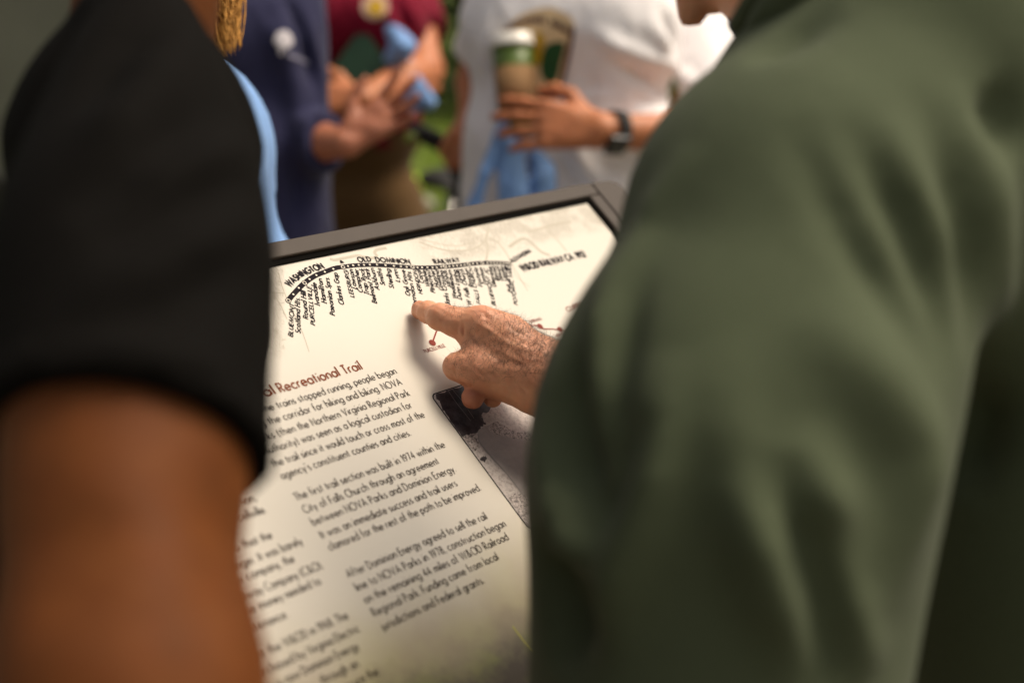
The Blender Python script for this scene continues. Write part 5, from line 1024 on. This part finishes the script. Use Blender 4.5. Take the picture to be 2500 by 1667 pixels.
# jersey
P_ = np.array([SHL, SHR, hipc, ELL, A(1730, 1800, .84), A(1790, 100, .95)]); T_ = Solid(P_.min(0) - 0.24, P_.max(0) + 0.24, 0.008)
JD = 1.07
Aj = lambda x, y, d: at(x, y, d * JD)
sl_ = [(Aj(1948, 560, .865), .1010), (Aj(1908, 800, .850), .1055), (Aj(1800, 1085, .835), .1160), (Aj(1768, 1400, .835), .1090), (Aj(1738, 1760, .835), .1020)]
fx = cr((0, 0, 1))
limb(T_, [(p, r_0 * JD) for p, r_0 in sl_], 0.006)
Tt = Solid(T_.lo, T_.lo + T_.h * (T_.n - 1), 0.008); Tt.n = T_.n; Tt.D = np.full(T_.n, 1.0, np.float32)
Tt.cone(Aj(2060, 470, .88), SHR, 0.100, 0.10, k=0.05)
Tt.cone(Aj(2570, 560, .99), Aj(2620, 1250, 1.02), 0.135, 0.14, k=0.08).cone(Aj(2620, 1250, 1.02), Aj(2600, 2350, 1.04), 0.14, 0.14, k=0.06)
Tt.cone(Aj(2250, 150, .93), Aj(2620, 260, .98), 0.115, 0.12, k=0.08)
Tt.cone(Aj(1985, 270, .93), Aj(2250, 90, .93), 0.052, 0.105, k=0.06)
kk = 0.045; hh_ = np.maximum(kk - np.abs(T_.D - Tt.D), 0) / kk; gx = T_.lo[2] + T_.h * np.arange(T_.n[2]); zsh = A(1960, 700, .86)[2]; wgt = np.clip((gx - zsh + 0.10) / 0.12, 0.12, 1)[None, None, :]
T_.D = (np.minimum(T_.D, Tt.D) - hh_ * hh_ * kk * 0.25 * 0.7).astype(np.float32)
for sgn, sh, el in ((1, SHR, elbow),): T_.cone(sh, sh + (el - sh) * 0.75, 0.075, 0.07, k=0.03)
V, Q = T_.mesh(); V = smooth_mesh(V, Q, 3); S0 = V.copy()
for _ in range(14): V = V + 0.6 * (smooth_mesh(V, Q, 1, 0.6) - V)
c4 = lambda x, y: (1250 + x / 1.2376, 400 + y / 1.2376)
c3b = lambda x, y: (1600 + x / 2.613, y / 2.613)
gf = [([c4(215, 330), c4(185, 560), c4(165, 760), c4(190, 960), c4(235, 1130)], .018, -.020), ([c4(330, 260), c4(270, 480), c4(235, 700), c4(225, 950)], .014, .009), ([c4(400, 250), c4(340, 480), c4(290, 760), c4(270, 950)], .012, -.008),
      ([c4(480, 560), c4(440, 820), c4(360, 1090), c4(270, 1380), c4(215, 1568)], .016, .013), ([c4(400, 720), c4(330, 960), c4(250, 1180)], .012, -.009), ([c4(70, 800), c4(130, 1000), c4(200, 1180), c4(240, 1250)], .014, .010), ([c4(80, 1080), c4(110, 1300), c4(160, 1540)], .012, -.012), ([c4(150, 1150), c4(190, 1350), c4(200, 1568)], .018, -.014),
      ([c4(700, 900), c4(760, 1120), c4(830, 1350), c4(890, 1568)], .016, .015), ([c4(780, 860), c4(850, 1080), c4(920, 1330), c4(960, 1568)], .014, -.013), ([c4(820, 800), c4(900, 960), c4(970, 1160), c4(1040, 1400), c4(1080, 1568)], .016, .016), ([c4(930, 1000), c4(1010, 1200), c4(1090, 1450)], .012, -.008),
      ([c4(880, 420), c4(980, 520), c4(1130, 700), c4(1220, 880), c4(1180, 1150), c4(1120, 1400)], .022, .014), ([c4(820, -140), c4(940, 30), c4(1040, 240), c4(1160, 440), c4(1280, 640)], .012, -.0075), ([c4(900, -120), c4(1000, 60), c4(1110, 240), c4(1250, 500)], .011, .005), ([c4(1000, -160), c4(1100, 20), c4(1200, 220), c4(1280, 440), c4(1300, 640)], .013, -.009), ([c4(1120, -160), c4(1200, 40), c4(1290, 240), c4(1330, 480)], .012, .006),
      ([c4(1220, -240), c4(1310, -20), c4(1370, 200), c4(1385, 400), c4(1370, 600)], .014, -.010), ([c4(1340, -240), c4(1420, 0), c4(1450, 250), c4(1450, 450), c4(1500, 680)], .022, .012), ([c4(1420, 640), c4(1400, 800), c4(1330, 1000)], .02, -.016), ([c4(620, 500), c4(660, 800), c4(740, 1100), c4(800, 1400)], .018, .006), ([c4(560, -60), c4(440, 120), c4(350, 330), c4(290, 560)], .014, .006),
      ([c3b(560, 400), c3b(760, 310), c3b(960, 190), c3b(1200, 60)], .014, -.008), ([c3b(2050, 560), c3b(2180, 760), c3b(2280, 1050)], .016, -.012)]
V = creases(V, Q, [(a, b * 1.1, c * (1.4 if a[0][1] > 950 else 1.15)) for a, b, c in gf]); jt = bvh(V, Q)
mesh_obj('jersey', V, Q, M['green_shirt'], green)
# collar folded round the neck
cp = [A(1842, 118, .965), A(1872, 66, .945), A(1920, 5, .93), A(1985, -60, .92), A(2090, -120, .93)]; cp = densify(cp, 5); cl = MB(); cl.tube(cp, [0.010 + 0.006 * math.sin(math.pi * i / (len(cp) - 1)) for i in range(len(cp))], 12); cl.tube([p + upv * 0.014 + gface * 0.012 for p in cp], [0.009] * len(cp), 12)
cl.obj('collar', M['green_shirt'], green, True)
T2 = Solid(np.array([hipc[0], hipc[1], 0]) - [0.3, 0.3, 0.02], hipc + [0.3, 0.3, 0.12], 0.013)
T2.cone(hipc - gright * 0.06, hipc + gright * 0.06, 0.115, k=0.05)
for g_ in (-1, 1): T2.cone(hipc + gright * 0.09 * g_ - upv * 0.04, hipc + gright * 0.11 * g_ - upv * 0.42, 0.11, 0.085, k=0.02).cone(hipc + gright * 0.11 * g_ - upv * 0.42, hipc + gright * 0.12 * g_ - upv * 0.84, 0.085, 0.072, k=0.02)
T2.cut(hipc + upv * 0.06, upv); T2.cut([0, 0, 0.05], -upv); v, q_ = T2.mesh(); mesh_obj('trousers', smooth_mesh(v, q_, 2), q_, M['khaki'], green)
def shoe(parent, c, f):
    Z = Solid(c - 0.2, c + 0.2, 0.010); Z.cone(c + upv * 0.045 - f * 0.05, c + upv * 0.035 + f * 0.10, 0.046, 0.038, k=0.03, flat=(upv, 0.9)); Z.cone(c + upv * 0.05 - f * 0.05, c + upv * 0.10 - f * 0.045, 0.043, 0.04, k=0.02); Z.cut(c + upv * 0.002, -upv); v, q_ = Z.mesh(); mesh_obj('shoe', v, q_, M['shoe'], parent)
for g_ in (-1, 1): shoe(green, np.array([hipc[0], hipc[1], 0]) + gright * 0.12 * g_ + gface * 0.04, gface)

# ------------------------------------------------------------------ the person in the black top, arm close to the camera
sb = np.array([*at(-170, CY, 0.60)[:2], 0.0]); black = thing('person', 'person in a black short sleeved top, bare brown upper arm filling the lower left', 'person', sb)
bface = unit(cr((0.35, 0, 0.94)) * [1, 1, 0]); bright_ = np.array([bface[1], -bface[0], 0])
shj = A(342, 250, .80); elj = A(290, 1950, .62); wrj = A(60, 1600, .80)
sz = sb + upv * 0.93; chb = A(320, 520, .94); nkb = A(330, -70, .98); hdb = nkb + upv * 0.16 + bface * 0.05; shf = A(310, 130, 1.14); elf = A(240, 900, 1.14); wrf = A(150, 1300, 1.05)
P_ = np.array([shj, elj, wrj, sb, hdb, shf, elf, wrf]); B = Solid(P_.min(0) - 0.17, P_.max(0) + 0.17, 0.012); B.lo[2] = -0.03; B.n[2] = int((P_[:, 2].max() + 0.2) / 0.012); B.D = np.full(B.n, 1.0, np.float32)
B.cone(chb, sz, 0.06, 0.08, k=0.03).cone(nkb - upv * 0.05, hdb - upv * 0.06, 0.05, 0.05, k=0.03).cone(shf, elf, 0.045, 0.038, k=0.02).cone(elf, wrf, 0.038, 0.026, k=0.02).cone(elj, wrj, 0.042, 0.026, k=0.02)
head_prims(B, hdb, bface, upv, 0.95)
for g_ in (-1, 1): B.cone(sz + bright_ * 0.08 * g_, sz + bright_ * 0.10 * g_ - upv * 0.42, 0.08, 0.052, k=0.03).cone(sz + bright_ * 0.10 * g_ - upv * 0.42, sz + bright_ * 0.10 * g_ - upv * 0.85, 0.052, 0.034, k=0.02)
V, Q = B.mesh(); V = smooth_mesh(V, Q, 2)
Ar = Solid(np.minimum(shj, elj) - 0.12, np.maximum(shj, elj) + 0.12, 0.005)
arm = [(A(335, 420, .80), .042), (A(318, 780, .735), .0480), (A(316, 960, .715), .0570), (A(306, 1180, .690), .0555), (A(302, 1400, .668), .0520), (A(318, 1667, .645), .0590), (A(340, 1950, .63), .058)]
limb(Ar, arm, 0.003)
v1, q1 = Ar.mesh(); v1 = smooth_mesh(v1, q1, 3); v1 = creases(v1, q1, [([(150, 1050), (330, 1280), (420, 1500)], .03, .004), ([(330, 1250), (220, 1400), (150, 1600)], .025, -.003), ([(480, 1100), (540, 1350), (520, 1600)], .02, -.003)])
Vs, Qs, o_ = [V, v1], [Q, q1 + len(V)], len(V) + len(v1)
for w_, d_h, nn, sd_ in ((wrj, unit(wrj - elj), bface, 'L'), (wrf, unit(wrf - elf), -bright_, 'R')):
    Zl = Solid(w_ - 0.2, w_ + 0.2, 0.0045); hand_prims(Zl, w_, d_h, nn, sd_, (0.4, .5, .5, .5, .5), 0.05, 0.92); v2, q2 = Zl.mesh(); Vs.append(v2); Qs.append(q2 + o_); o_ += len(v2)
mesh_obj('body', np.concatenate(Vs), np.concatenate(Qs), M['skin_brown'], black); face_parts(black, hdb, bface, upv, 0.95)
Hh = Solid(hdb - 0.22, hdb + 0.2, 0.009); Hh.ell(hdb + upv * 0.03 - bface * 0.025, (0.09, 0.10, 0.10), np.stack([bright_, bface, upv])); Hh.cut(hdb + upv * 0.03 + bface * 0.03, unit(bface - upv * 0.7)); v, q_ = Hh.mesh(); mesh_obj('hair', v, q_, M['hair_brown'], black)
# top
T_ = Solid(np.minimum.reduce([shj, chb, A(300, 1200, .65), sz]) - 0.22, np.maximum.reduce([shj, shf, nkb, A(300, 1200, .65)]) + 0.2, 0.008)
T_.cone(A(330, 60, .93), A(325, 330, .95), 0.030, 0.072, k=0.05).cone(A(335, 330, .95), A(335, 800, .91), 0.073, 0.074, k=0.05).cone(A(335, 800, .91), A(220, 1250, .80), 0.074, 0.066, k=0.05).cone(A(220, 1250, .80), sz, 0.066, 0.08, k=0.04)
T_.cone(A(340, 70, .90), shf, 0.028, 0.038, k=0.02).cone(shf, shf + (elf - shf) * .6, 0.04, 0.055, k=0.02); T_.cone(sz - bright_ * 0.055 + upv * 0.05, sz + bright_ * 0.055 + upv * 0.05, 0.092, k=0.05).cone(sz - bright_ * 0.055 - upv * 0.06, sz + bright_ * 0.055 - upv * 0.06, 0.102, k=0.05); T_.cut(sz - upv * 0.08, -upv)
Sl = Solid(T_.lo, T_.lo + T_.h * (T_.n - 1), 0.008); Sl.n = T_.n; Sl.D = np.full(T_.n, 1.0, np.float32)
sv = [(A(356, 90, .845), .030), (A(352, 240, .825), .0465), (A(347, 430, .80), .0620), (A(330, 640, .765), .0715), (A(316, 900, .725), .0685), (A(308, 1180, .685), .0655)]
limb(Sl, sv, 0.003)
axd = unit(A(312, 1180, .685) - A(330, 640, .765)); pn_ = unit(axd + cr((-0.17, 0, 0))); Sl.cut(A(312, 1095, .698), pn_)
Hm = Solid(T_.lo, T_.lo + T_.h * (T_.n - 1), 0.006); limb(Hm, sv, 0.0045); Hm.cut(A(312, 1095, .698) + unit(pn_) * 0.0015, pn_); Hm.cut(A(312, 1095, .698) - unit(pn_) * 0.020, -pn_)
v_, q_ = Hm.mesh(); mesh_obj('sleeve_hem', smooth_mesh(v_, q_, 1), q_, M['black_shirt'], black)
kk = 0.02; hh_ = np.maximum(kk - np.abs(T_.D - Sl.D), 0) / kk; T_.D = (np.minimum(T_.D, Sl.D) - hh_ * hh_ * kk * .25).astype(np.float32)
V, Q = T_.mesh(); V = smooth_mesh(V, Q, 2)
bf = [([(480, 60), (380, 170), (300, 330), (250, 480)], .018, .010), ([(590, 270), (450, 330), (300, 450), (200, 560)], .016, -.012), ([(620, 330), (500, 370), (380, 440), (260, 560)], .014, .010), ([(640, 430), (500, 470), (360, 560), (220, 640)], .013, -.009), ([(645, 540), (480, 600), (330, 700), (150, 760)], .016, .008), ([(645, 620), (500, 680), (360, 760), (150, 830)], .014, -.008), ([(100, 880), (300, 860), (480, 890), (600, 980)], .012, .005), ([(420, 20), (300, 140), (220, 300)], .016, -.008)]
V = creases(V, Q, bf); mesh_obj('top', V, Q, M['black_shirt'], black)
T2 = Solid(np.array([sz[0], sz[1], 0]) - [0.3, 0.3, 0.02], sz + [0.3, 0.3, 0.1], 0.013); T2.cone(sz - bright_ * 0.05, sz + bright_ * 0.05, 0.09, k=0.05)
for g_ in (-1, 1): T2.cone(sz + bright_ * 0.08 * g_, sz + bright_ * 0.10 * g_ - upv * 0.42, 0.095, 0.07, k=0.02).cone(sz + bright_ * 0.10 * g_ - upv * 0.42, sz + bright_ * 0.10 * g_ - upv * 0.86, 0.07, 0.055, k=0.02)
T2.cut(sz + upv * 0.05, upv); T2.cut([0, 0, 0.05], -upv); v, q_ = T2.mesh(); mesh_obj('trousers', smooth_mesh(v, q_, 2), q_, M['dark_trousers'], black)
for g_ in (-1, 1): shoe(black, np.array([sz[0], sz[1], 0]) + bright_ * 0.10 * g_ + bface * 0.04, bface)
